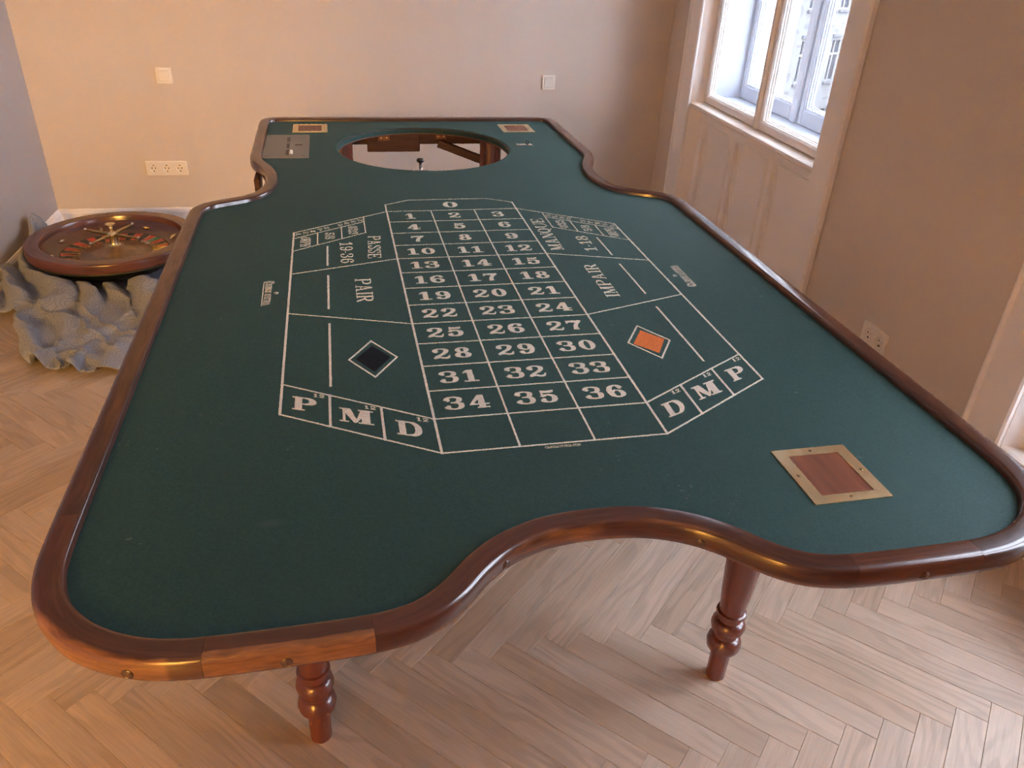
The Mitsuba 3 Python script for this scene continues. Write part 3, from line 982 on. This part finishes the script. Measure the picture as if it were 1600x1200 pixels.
lettering('PASSE', LIGHT, -.405, 2.19, .26, 1.24, ang=-90, shear=-.05)
lettering('19-36', LIGHT, -.960, 2.455, .25, 1.12, ang=-90)
lettering('PAIR', LIGHT, -.712, 4.325, .29, 1.02, ang=-90)
lettering('MANQUE', LIGHT, 3.290, 1.740, .28, 1.96, ang=90)
lettering('1-18', LIGHT, 3.985, 2.400, .26, .88, ang=90)
lettering('IMPAIR', LIGHT, 3.700, 4.330, .26, 1.56, ang=90)
for text, q, ang in (('ORPH', -1.76, 0), ('5/8', -1.275, 0), ('0/2/3', -.79, 0)):
    r = 1.0 + (q + .537) * -.646
    tot = {'ORPH': .52, '5/8': .38, '0/2/3': .50}[text]
    lettering(text, LIGHT, q, r, .20, tot, ang=-90, gap=.06)
    lettering(text, LIGHT, 3 - q, r, .20, tot, ang=90, gap=.06)
for i, ch in enumerate('ZERO SPIEL'):
    if ch == ' ':
        continue
    q = -.625 - i * .142
    r = .495 + (q + .537) * -.6285
    lettering(ch, LIGHT, q, r, .10, .14, ang=-90)
    lettering(ch, LIGHT, 3 - q, r, .10, .14, ang=90)
for ch, q in (('P', -1.685), ('M', -1.010), ('D', -.345)):
    g, w = word(ch, BOLD)
    for s in (0, 1):
        c, sl = (q, -.40) if s == 0 else (3 - q, .42)
        r = 9.06 + q * .594 - .01
        gg = affinity.translate(g, -w / 2, -.5)
        sx = (.33 if ch != 'M' else .44) * A_ / (w if ch != 'P' else w)
        gg = affinity.affine_transform(gg, [sx, 0, sl * sx, .335 * A_, 0, 0])
        obj('lettering', flat(affinity.translate(gg, *W(c, r))), 'print_cream', parent=cl)
        g2, w2 = word('12', BOLD, .2)
        g2 = affinity.affine_transform(affinity.translate(g2, -w2 / 2, -.5), [.15 * A_ / w2, 0, sl * .15 * A_ / w2, .085 * A_, 0, 0])
        c2 = c + (.19 if s == 0 else .19)
        r2 = 9.06 + q * .594 + (-.19 if s == 0 else -.30) - .10
        if s == 0:
            r2 = 8.666 + (q + .19) * .594 + .085
        else:
            r2 = 8.666 + (3 - c2) * .594 + .085
        obj('lettering', flat(affinity.translate(g2, *W(c2, r2))), 'print_cream', parent=cl)
# diamonds of black and red
for s, mat in ((0, 'print_black'), (1, 'print_orange')):
    c = -.700 if s == 0 else 3.712
    dq = Polygon([W(c, 6.28), W(c + .375, 6.88), W(c, 7.47), W(c - .375, 6.88)])
    di = Polygon([W(c + .005, 6.475), W(c + .262, 6.868), W(c, 7.285), W(c - .258, 6.868)])
    if s:
        di = Polygon([W(c - .005, 6.475), W(c + .285, 6.83), W(c + .02, 7.28), W(c - .285, 6.93)])
    obj('diamond_outline', flat(dq.difference(dq.buffer(-.0042, join_style='mitre'))), 'print_cream', parent=cl)
    k = obj('diamond', flat(di), mat, parent=cl)
    labels[k] = {'label': 'black printed diamond' if s == 0 else 'orange red printed diamond'}
# maker's marks beside the layout
g, w = word('CASINOS AUSTRIA', LIGHT, .06)
big = unary_union([g])
for s in (0, 1):
    sg = -1 if s == 0 else 1
    cc = (lambda q: q) if s == 0 else (lambda q: 3 - q)
    obj('lettering', flat(place(g, w, cc(-2.362), 4.29, .115, .98, ang=90 * sg)), 'print_cream', parent=cl)
    cg, cw = LIGHT['C']
    obj('lettering', flat(place(cg, cw, cc(-2.352), 3.80 if s == 0 else 4.78, .17, .10, ang=90 * sg)), 'print_cream', parent=cl)
    mark = Point(W(cc(-2.222), 4.29)).buffer(.0062).difference(Point(W(cc(-2.236), 4.295)).buffer(.0040))
    obj('emblem', flat(unary_union([mark, L(.0022, (cc(-2.452), 3.79), (cc(-2.440), 4.79))])), 'print_cream', parent=cl)
lettering('CARDAUSTRIA.COM', LIGHT, 1.545, 9.522, .045, .47, gap=.08)

# brass framed slots with wooden slides
def slot_frame(x, y, wx=.149, wy=.156, group=None):
    bx = .025
    fr = sbox(-wx / 2, -wy / 2, wx / 2, wy / 2).difference(sbox(-wx / 2 + bx, -wy / 2 + .0215, wx / 2 - bx, wy / 2 - .0215))
    lo = extrude(fr.buffer(-.0004), .0000, .0018)
    hi = extrude(fr.buffer(-.0012, join_style='mitre'), .0018, .0022)
    k = obj('brass_frame', shift(cat_([lo, hi]), x, y, ZF - .0002), 'brass', parent=tbl)
    obj('slide', shift(cbox(-wx / 2 + bx - .002, wx / 2 - bx + .002, -wy / 2 + .0195, wy / 2 - .0195, -.0002, .0007), x, y, ZF), 'slide_wood', parent=k)
    for dx, dy in ((0, wy / 2 - .011), (0, -wy / 2 + .011), (wx / 2 - .0125, 0), (-wx / 2 + .0125, 0)):
        sc = lathe([(.0036, 0), (.0036, .0003), (.0022, .0009), (0, .0012)], 14)
        obj('screw', shift(sc, x + dx, y + dy, ZF + .0020), 'dark_brass', smooth=60, parent=k)


slot_frame(.456, -1.508)
slot_frame(-.464, 1.172)
slot_frame(.464, 1.156)

# grey control plate by the well
px0, px1, py0, py1 = -.641, -.464, .669, 1.045
pl = sbox(px0, py0, px1, py1)
holes = [sbox(-.5535, y0, -.5415, y0 + .080) for y0 in (.712, .815, .918)] + [sbox(-.522, .862, -.492, .884)]
for h in holes:
    pl = pl.difference(h)
cp = obj('control_plate', extrude(pl, ZF - .0004, ZF + .0018), 'grey_plate', parent=tbl)
for h in holes:
    obj('slot', extrude(h, ZF - .0003, ZF + .0019), 'black_plastic', parent=cp)
obj('toggle_switch', cat_([cbox(-.5375, -.5265, .725, .746, ZF + .001, ZF + .008, .002), cbox(-.5375, -.5265, .750, .771, ZF + .001, ZF + .008, .002)]), 'white_plastic', parent=cp)
for x in (px0 + .02, px1 - .02):
    for y in (py0 + .03, py1 - .03):
        obj('screw', shift(lathe([(.004, 0), (.004, .0006), (0, .0011)], 12), x, y, ZF + .0017), 'dark_metal', parent=cp)

# clamp knob on the near edge of the well, and a small lock on its right
kn = lathe([(0, 0), (.0045, 0), (.0045, .024), (.006, .026), (.013, .031), (.0145, .036), (.012, .041), (0, .043)], 24)
kk = obj('clamp_knob', shift(kn, -.052, .481, ZF + .001), 'black_plastic', smooth=40, parent=tbl)
obj('clamp_foot', cat_([cbox(-.083, -.022, .468, .496, ZF - .001, ZF + .003, .001), shift(lathe([(.0062, 0), (.0062, .018), (.0045, .019)], 20), -.052, .481, ZF + .002)]), 'chrome', parent=kk)
lk = obj('lock_plate', cbox(.40, .468, .835, .862, ZF - .0005, ZF + .0025, .001), 'chrome', parent=tbl)
tor = trimesh.creation.torus(.0075, .0022, 20, 10)
obj('lock_ring', shift(rot(tor, 90, (1, 0, 0)), .447, .850, ZF + .0115), 'dark_metal', smooth=60, parent=lk)

# structure under the top, seen through the well
def bar(p0, p1, wv, hv):
    p0, p1 = np.array(p0, float), np.array(p1, float)
    d = p1 - p0
    ln = np.linalg.norm(d)
    m = cbox(0, ln, -wv / 2, wv / 2, -hv / 2, hv / 2, .002)
    x = d / ln
    y = np.cross([0, 0, 1], x)
    y /= np.linalg.norm(y)
    M = np.eye(4)
    M[:3, 0], M[:3, 1], M[:3, 2], M[:3, 3] = x, y, np.cross(x, y), p0
    m.apply_transform(M)
    return m


ZB = ZF - .030
obj('apron', cbox(-.50, .50, 1.225, 1.247, ZB - .055, ZB, .002), 'under_wood', parent=tbl)
obj('apron', cbox(-.217, .022, 1.200, 1.2245, ZB - .083, ZB, .002), 'under_wood', parent=tbl)
obj('apron', cbox(-.50, -.293, 1.16, 1.2245, ZB - .108, ZB, .002), 'under_wood', parent=tbl)
for x in (-.142, .122):
    kb = obj('block', cbox(x - .026, x + .026, 1.1885 if x < 0 else 1.213, 1.1995 if x < 0 else 1.2245, ZB - .030, ZB - .004, .0015), 'block_wood', parent=tbl)
    for dx in (-.013, .013):
        obj('screw', shift(rot(lathe([(.0035, 0), (.0035, .0005), (0, .0012)], 12), 90, (1, 0, 0)), x + dx, 1.1885 if x < 0 else 1.213, ZB - .017), 'brass', parent=kb)
obj('brace', bar((.108, 1.20, ZB - .045), (.300, 1.13, ZB - .105), .025, .035), 'under_wood', parent=tbl)
obj('apron', cbox(-.500, -.478, .05, 1.16, ZB - .06, ZB, .002), 'under_wood', parent=tbl)
obj('apron', cbox(.478, .500, .05, 1.224, ZB - .06, ZB, .002), 'under_wood', parent=tbl)
obj('apron', cbox(-.48, .48, .38, .402, ZB - .05, ZB, .002), 'under_wood', parent=tbl)
for sx in (-1, 1):
    obj('apron', bar((sx * .478, -1.25, ZB - .045), (sx * .478, .04, ZB - .045), .022, .09), 'under_wood', parent=tbl)
obj('apron', cbox(-.44, .44, -1.306, -1.284, ZB - .09, ZB, .002), 'under_wood', parent=tbl)
obj('block', cbox(.30, .37, 1.06, 1.14, ZB - .12, ZB, .004), 'under_wood', parent=tbl)
obj('block', cbox(-.662, -.640, .50, .600, ZB - .050, ZB, .004), 'under_wood', parent=tbl)

LEGP = [(0, 0), (.0215, 0), (.0232, .003), (.0242, .090), (.0262, .094), (.0275, .0965), (.034, .100), (.0392, .108), (.0415, .120), (.0398, .132), (.0345, .141), (.0275, .1455), (.0262, .149), (.0262, .157), (.0278, .1605), (.0340, .164), (.0385, .171), (.0407, .181), (.0388, .191),
        (.0335, .198), (.0278, .2015), (.0268, .205), (.0270, .213), (.0300, .2155), (.0345, .218), (.0358, .223), (.0345, .228), (.0300, .2305), (.0292, .234), (.0345, .29), (.0390, .36), (.0440, .46), (.0480, .60), (.0490, ZB)]
leg = lathe(LEGP, 40)
for x, y in ((-.484, -1.296), (.484, -1.296), (-.335, 1.10), (.335, 1.10)):
    obj('leg', shift(leg, x, y), 'leg_wood', smooth=35, parent=tbl)

# ------------------------------------------------------------------ the roulette wheel on the floor
WX, WY, WR, WZ0 = -1.475, 1.566, .391, .188


def wheel_wood(dark, light):
    def fn(p, n, uv):
        x, y = p.x - WX, p.y - WY
        a = dr.atan2(y, x)
        r = dr.sqrt(x * x + y * y)
        w = fbm(dr.cos(a) * 3, dr.sin(a) * 3, r * 40 + p.z * 30, octaves=3)
        return mix(dark, light, dr.clip(1.5 * w - .25, 0, 1))
    return proc(fn)


plain('wheel_rim_wood', wheel_wood((0.050, 0.014, 0.007), (0.12, 0.034, 0.016)), 0.25, **VARN)
plain('wheel_track_wood', wheel_wood((0.034, 0.009, 0.006), (0.075, 0.022, 0.012)), 0.18, **VARN)
plain('wheel_cone_wood', wheel_wood((0.10, 0.055, 0.022), (0.20, 0.11, 0.045)), 0.25, **VARN)
plain('wheel_black', (0.006, 0.006, 0.006), 0.4)
plain('pocket_red', (0.42, 0.05, 0.035), 0.35)
plain('pocket_green', (0.02, 0.12, 0.045), 0.35)
plain('pocket_black', (0.02, 0.019, 0.018), 0.3)
plain('olive_band', (0.022, 0.022, 0.009), 0.5)
plain('aged_brass', (0.42, 0.31, 0.15), 0.35, metallic=1.0)
wh = tag('roulette_wheel', 'roulette wheel with wooden bowl and brass spindle lying on a grey blanket', 'roulette wheel')


def wl(name, prof, mat, n=96, parent=wh, **k):
    return obj(name, shift(lathe(prof, n), WX, WY), mat, parent=parent, smooth=35, **k)


z = WZ0
wl('rim', [(.318, z - .026), (.3205, z - .014), (.323, z - .004), (.3255, z - .0008), (.330, z), (.378, z), (.385, z - .0012), (.389, z - .004), (.391, z - .009), (.391, z - .040), (.388, z - .047), (.382, z - .050), (.34, z - .050), (.318, z - .05), (.318, z - .026)], 'wheel_rim_wood')
wl('band', [(.33, z - .0505), (.379, z - .0505), (.380, z - .056), (.377, z - .062), (.33, z - .062)], 'olive_band')
wl('bowl', [(0, .026), (.15, .026), (.24, .045), (.31, .085), (.350, z - .0635), (.355, z - .0625), (.335, z - .0625), (.30, .084), (.22, .068), (.0, .05)], 'wheel_black')
wl('ball_track', [(.249, .112), (.252, .115), (.274, .122), (.302, .140), (.312, .152), (.3185, z - .026), (.3185, z - .045), (.26, .105), (.249, .112)], 'wheel_track_wood')
wl('wheel_head', [(0, .090), (.246, .100), (.247, .1115), (.206, .102), (.204, .0995), (.190, .094), (.170, .0935), (.168, .100), (.10, .112), (.06, .126), (.045, .140), (0, .146)], 'wheel_cone_wood')
for i in range(37):
    a0, a1 = 2 * np.pi * i / 37, 2 * np.pi * (i + 1) / 37
    aa = np.linspace(a0 + .006, a1 - .006, 4)
    mat = 'pocket_green' if i == 4 else ('pocket_red' if i % 2 else 'pocket_black')
    pts = []
    V, Fq = [], []
    for r, zz in ((.2065, .1022), (.2462, .1114)):
        for t in aa:
            V.append((WX + r * math.cos(t), WY + r * math.sin(t), zz + .0012))
    for r, zz in ((.171, .0946), (.190, .0952), (.2025, .1015)):
        for t in aa:
            V.append((WX + r * math.cos(t), WY + r * math.sin(t), zz + .0008))
    for b0, rows in ((0, 1), (8, 2)):
        for rr in range(rows):
            for j in range(3):
                q = b0 + rr * 4 + j
                Fq += [(q, q + 5, q + 1), (q, q + 4, q + 5)]
    mesh = trimesh.Trimesh(V, [f[::-1] for f in Fq], process=False)
    obj('pocket', mesh, mat, parent=wh)
frets = []
for i in range(37):
    t = 2 * np.pi * i / 37
    m = cbox(.170, .2465, -.0009, .0009, 0, .0135)
    q = np.array(m.vertices)
    q[:, 2] = np.where(q[:, 2] > .005, np.where(q[:, 0] > .2, .1138, .1050), np.where(q[:, 0] > .2, .108, .094))
    m.vertices = q
    frets.append(shift(rot(m, math.degrees(t)), WX, WY))
for m in frets:
    obj('fret', m, 'brass', parent=wh)
sp = wl('spindle', [(.033, .126), (.034, .138), (.030, .143), (.022, .147), (.0185, .156), (.0175, .180), (.020, .186), (.0225, .196), (.018, .206), (.009, .212), (.0075, .224), (.010, .230), (.008, .236), (.012, .240), (.0225, .246), (.0225, .2505), (.012, .254), (0, .2555)], 'brass', 40)
for ang in (153, 64, -116, -29):
    r0 = rot(tube([(.012, 0, .192), (.05, 0, .196), (.10, 0, .1965), (.150, 0, .1985)], [.0100, .0090, .0068, .0045], 12), ang)
    bl_ = shift(trimesh.creation.icosphere(2, .0072), .155, 0, .2005)
    k = obj('arm', shift(r0, WX, WY), 'aged_brass', smooth=50, parent=sp)
    obj('arm_ball', shift(rot(bl_, ang), WX, WY), 'chrome', smooth=True, parent=sp)
for i in range(8):
    ang = 160 + 45 * i
    dm = hull([(.024, 0, 0), (-.024, 0, 0), (0, .008, 0), (0, -.008, 0), (0, 0, .009)])
    dm = rot(dm, 0 if i % 2 else 90)
    dm = rot(dm, -30, (0, 1, 0))
    obj('deflector', shift(rot(shift(dm, .284, 0, .1345), ang), WX, WY), 'brass', parent=wh)

# ------------------------------------------------------------------ grey moving blanket
def blanket_fn(p, n, uv):
    f = fbm(p.x * 300, p.y * 300, p.z * 300, octaves=2)
    s = fbm(p.x * 5, p.y * 5, octaves=3)
    d1, d2, c = voronoi(uv.x / .062, uv.y / .062)
    st = smoothstep(.80, .97, 0.5 + 0.5 * dr.cos(d1 * 2 * math.pi * 5.0))
    return mix((0.205, 0.225, 0.280), (0.305, 0.325, 0.375), dr.clip(.5 * f + .5 * s, 0, 1)) * (1 - .27 * st)


def blanket_bump(p, n, uv):
    d1, d2, c = voronoi(uv.x / .062, uv.y / .062)
    return 0.5 - 0.5 * dr.cos(d1 * 2 * math.pi * 5.0) + .25 * fbm(uv.x * 400, uv.y * 400)


bumped('blanket_cloth', proc(blanket_fn), 0.95, blanket_bump, 0.0022, sheen=0.4, specular=0.1)

BP = np.array([(-1.930, 1.02), (-1.86, 1.045), (-1.77, 1.015), (-1.725, .90), (-1.715, .80), (-1.68, .68), (-1.61, .57), (-1.56, .515), (-1.50, .515), (-1.46, .49), (-1.42, .455), (-1.37, .470), (-1.28, .465), (-1.12, .50), (-1.0, .62), (-.98, .95), (-1.02, 1.35), (-1.03, 1.8), (-1.08, 2.10), (-1.35, 2.20), (-1.6, 2.12), (-1.80, 2.05), (-1.925, 1.95)])
bpoly = Polygon(chaikin(BP, 2)).buffer(0)
G = .0065
xs, ys = np.arange(-1.94, -.96, G), np.arange(.44, 2.24, G)
X, Y = np.meshgrid(xs, ys)
import shapely
inside = shapely.contains_xy(bpoly, X, Y)
dist = np.where(inside, shapely.distance(bpoly.exterior, shapely.points(X, Y)), 0)
P3 = np.stack([X * 5.5, Y * 5.5, X * 0], -1)
warp = np.stack([meshkit.fbm(P3, 3, 1) - .5, meshkit.fbm(P3, 3, 2) - .5], -1)


def fold(X, Y, pts, hs, w, wob=.05):
    """A rounded fold along the polyline pts: crest heights hs, half width w, crisp valleys beside it."""
    pts = np.asarray(pts, float)
    Xw, Yw = X + warp[..., 0] * wob, Y + warp[..., 1] * wob
    best, hh = np.full(X.shape, 9.0), np.zeros(X.shape)
    for i in range(len(pts) - 1):
        a, b = pts[i], pts[i + 1]
        d = b - a
        t = np.clip(((Xw - a[0]) * d[0] + (Yw - a[1]) * d[1]) / (d @ d), 0, 1)
        r = np.hypot(Xw - a[0] - t * d[0], Yw - a[1] - t * d[1])
        m = r < best
        best[m], hh[m] = r[m], (hs[i] + t * (hs[i + 1] - hs[i]))[m]
    q = np.clip(best / w, 0, 2)
    return hh * np.where(q < .85, np.sqrt(np.clip(1 - q * q, 0, 1)), .527 * np.exp(-(q - .85) * 4.2))


FOLDS = [([(-1.91, 1.66), (-1.85, 1.55), (-1.77, 1.42), (-1.68, 1.28), (-1.63, 1.15), (-1.65, 1.03), (-1.71, .93)], [.11, .14, .14, .115, .085, .055, .03], .062),
         ([(-1.93, 2.02), (-1.91, 1.86), (-1.88, 1.70)], [.16, .20, .12], .060),
         ([(-1.93, 1.46), (-1.87, 1.30), (-1.80, 1.16), (-1.75, 1.03)], [.085, .075, .055, .02], .048),
         ([(-1.93, 1.22), (-1.88, 1.12)], [.05, .02], .035),
         ([(-1.715, .98), (-1.70, .86), (-1.66, .73), (-1.60, .63)], [.04, .05, .045, .03], .034),
         ([(-1.58, 1.26), (-1.51, 1.16), (-1.49, 1.04), (-1.50, .93)], [.085, .075, .04, .01], .038),
         ([(-1.46, 1.30), (-1.41, 1.20), (-1.38, 1.10)], [.07, .055, .01], .034),
         ([(-1.33, 1.36), (-1.28, 1.2), (-1.21, 1.02), (-1.15, .84)], [.08, .095, .085, .05], .060),
         ([(-1.62, 1.00), (-1.54, .89), (-1.51, .77)], [.02, .04, .015], .034),
         ([(-1.585, .50), (-1.545, .62), (-1.50, .74)], [.060, .042, .010], .028),
         ([(-1.440, .44), (-1.425, .57), (-1.40, .70)], [.062, .045, .012], .028),
         ([(-1.30, .44), (-1.28, .60), (-1.24, .74)], [.02, .03, .02], .04),
         ([(-1.44, .74), (-1.36, .84), (-1.30, .98)], [.012, .022, .015], .03)]
zz = .010 + .016 * meshkit.fbm(np.stack([X * 9, Y * 7, 0 * X], -1), 3, 5)
zz += .020 * (1 - np.abs(2 * meshkit.fbm(np.stack([(X + Y) * 9 + warp[..., 0] * 2, (X - Y) * 4, 0 * X], -1), 2, 6) - 1)) ** 6
hs_ = [fold(X, Y, *f) for f in FOLDS]
K = 140.0
zz = zz + np.log(sum(np.exp(K * h) for h in hs_) - (len(hs_) - 1)) / K
# the upper layer ends in a clear edge over the lower one
sidev = (X + 1.43) * (1.06 - .76) - (Y - .76) * (-1.25 + 1.43)
zz += .012 / (1 + np.exp((sidev + .010 * np.sin(Y * 31) * .3) / .0011)) * np.clip((Y - .66) / .08, 0, 1) * np.clip((1.25 - Y) / .1, 0, 1)
rw_ = np.hypot(X - WX, Y - WY)
under = np.clip((.345 - rw_) / .10, 0, 1)
under = under * under * (3 - 2 * under)
zz = zz * (1 - under) + .012 * under
capz = np.where(rw_ < .47, np.interp(rw_, [0, .15, .24, .31, .36, .40, .47], [.017, .017, .032, .068, .10, .13, .4]), 1.0)
zz = np.minimum(zz, capz)
zz += .0018 * (meshkit.fbm(np.stack([X * 60, Y * 60, 0 * X], -1), 2, 9) - .5)
zz = np.maximum(zz, .007)
Xs, Ys = X + warp[..., 1] * .12 * np.clip(zz / .1, 0, 1), Y - .16 * np.clip(zz - .03, 0, 1)
idx = -np.ones(X.shape, int)
idx[inside] = np.arange(inside.sum())
top = np.stack([Xs[inside], Ys[inside], zz[inside]], 1)
bot = top - [0, 0, .0062]
q = [idx[:-1, :-1], idx[:-1, 1:], idx[1:, 1:], idx[1:, :-1]]
ok = (q[0] >= 0) & (q[1] >= 0) & (q[2] >= 0) & (q[3] >= 0)
qa = [x[ok] for x in q]
ft = np.vstack([np.stack([qa[0], qa[1], qa[2]], 1), np.stack([qa[0], qa[2], qa[3]], 1)])
edges = np.vstack([ft[:, [0, 1]], ft[:, [1, 2]], ft[:, [2, 0]]])
es = np.sort(edges, 1)
u_, inv, cnt_ = np.unique(es, axis=0, return_inverse=True, return_counts=True)
be = edges[cnt_[inv.ravel()] == 1]
# pull the stair-stepped border onto the outline
bi = np.unique(be)
pr_ = [bpoly.exterior.interpolate(bpoly.exterior.project(Point(*p))) for p in np.stack([X[inside][bi], Y[inside][bi]], 1)]
dxy = np.array([(p.x, p.y) for p in pr_]) - np.stack([X[inside][bi], Y[inside][bi]], 1)
top[bi, :2] += dxy
bot[bi, :2] += dxy
nt = len(top)
wallf = np.vstack([np.stack([be[:, 1], be[:, 0], be[:, 0] + nt], 1), np.stack([be[:, 1], be[:, 0] + nt, be[:, 1] + nt], 1)])
bm = trimesh.Trimesh(np.vstack([top, bot]), np.vstack([ft, wallf, ft[:, ::-1] + nt]), process=False)
buv = np.vstack([np.stack([X[inside], Y[inside]], 1)] * 2)
bk = tag(obj('moving_blanket', bm, 'blanket_cloth', smooth=True, uv=buv), 'crumpled grey quilted moving blanket spread under the roulette wheel', 'blanket')

# ------------------------------------------------------------------ switches and sockets
plain('switch_plastic', (0.80, 0.76, 0.70), 0.25)
plain('socket_hole', (0.02, 0.018, 0.015), 0.6)


def fit_back(u, zc):
    M = RM.copy()
    M[:3, 3] = to_world(u, 0, zc)
    return M          # local x right, -y out of the wall, z up


def fit_right(vv, zc):
    M = RM @ trimesh.transformations.rotation_matrix(math.radians(-90), [0, 0, 1])
    M[:3, 3] = to_world(U, vv, zc)
    return M


def mv(m, M):
    m = m.copy()
    m.apply_transform(M)
    return m


def plate(w, h, inn):
    p = sbox(-w / 2, -h / 2, w / 2, h / 2)
    ms = []
    for d, y0, y1 in ((0, 0, .004), (.0015, .004, .0065), (.0035, .0065, .0085)):
        g = p.buffer(-d, join_style='mitre')
        for q in inn:
            g = g.difference(q)
        m = extrude(g, y0, y1)
        v = np.array(m.vertices)
        m = trimesh.Trimesh(np.stack([v[:, 0], -v[:, 2], v[:, 1]], 1), m.faces, process=False)
        m.fix_normals()
        ms.append(m)
    return cat_(ms)


def flat_y(g, y0, y1):
    m = extrude(g, y0, y1)
    v = np.array(m.vertices)
    m = trimesh.Trimesh(np.stack([v[:, 0], -v[:, 2], v[:, 1]], 1), m.faces, process=False)
    m.fix_normals()
    return m


def light_switch(M, label):
    k = tag(key('light_switch'), label, 'light switch', 'light switches on the back wall')
    obj('frame', mv(plate(.081, .081, [sbox(-.0275, -.0275, .0275, .0275)]), M), 'switch_plastic', parent=k)
    r = cbox(-.0268, .0268, -.0125, -.001, -.0268, .0268, .002)
    q = np.array(r.vertices)
    q[:, 1] -= np.where(q[:, 1] < -.006, q[:, 2] * .05, 0)
    r.vertices = q
    obj('rocker', mv(r, M), 'switch_plastic', parent=k)


def socket(M, n, label, group):
    k = tag(key('wall_socket'), label, 'socket', group)
    w = .081 + .071 * (n - 1)
    cs = [(-(n - 1) / 2 + i) * .071 for i in range(n)]
    obj('frame', mv(plate(w, .081, [sbox(c - .0275, -.0275, c + .0275, .0275) for c in cs]), M), 'switch_plastic', parent=k)
    for c in cs:
        face = sbox(c - .0270, -.0270, c + .0270, .0270).difference(Point(c, 0).buffer(.0195, 20))
        ins = obj('insert', mv(flat_y(face, .001, .0095), M), 'switch_plastic', parent=k)
        well = Point(c, 0).buffer(.0198, 20).difference(unary_union([Point(c - .0095, 0).buffer(.003), Point(c + .0095, 0).buffer(.003)]))
        obj('well', mv(flat_y(well, .0003, .0015), M), 'switch_plastic', parent=ins)
        obj('contacts', mv(cat_([flat_y(Point(c - .0095, 0).buffer(.0034), .0012, .0020), flat_y(Point(c + .0095, 0).buffer(.0034), .0012, .0020), flat_y(sbox(c - .0035, -.0195, c + .0035, -.0145), .0012, .0052), flat_y(sbox(c - .0035, .0145, c + .0035, .0195), .0012, .0052)]), M), 'socket_hole', parent=ins)


def u_of(x, y):
    q = np.linalg.inv(RM) @ [x, y, 0, 1]
    return q[0], -q[1]


light_switch(fit_back(u_of(-1.244, 2.324)[0], .818), 'white light switch on the back wall above the triple socket')
light_switch(fit_back(u_of(.903, 2.271)[0], .810), 'white light switch on the back wall nearer the window')
socket(fit_back(u_of(-1.314, 2.326)[0], .316), 3, 'white triple power socket low on the back wall', None)
socket(fit_right(u_of(1.57, -.2125)[1], .333), 2, 'white double power socket low on the right wall', None)

# ------------------------------------------------------------------ the lit hall behind the viewer, seen from the room through an open doorway
LX, LY, LZ, LR = -1.80, -5.95, 2.25, .33
lt = tag('paper_lantern', 'round paper lantern glowing in the hall behind the viewer', 'lamp')
obj('cord', shift(lathe([(0, LZ + LR - .005), (.004, LZ + LR - .005), (.004, HC - .03), (.05, HC - .025), (.05, HC - .001), (0, HC - .001)], 16), LX, LY), 'white_plastic', smooth=35, parent=lt)
scene[lt + '__shade'] = {**mikit.ply(shift(trimesh.creation.icosphere(3, LR), LX, LY, LZ), 'white_plastic', True), 'emitter': {'type': 'area', 'radiance': rgb(*LAMP)}}
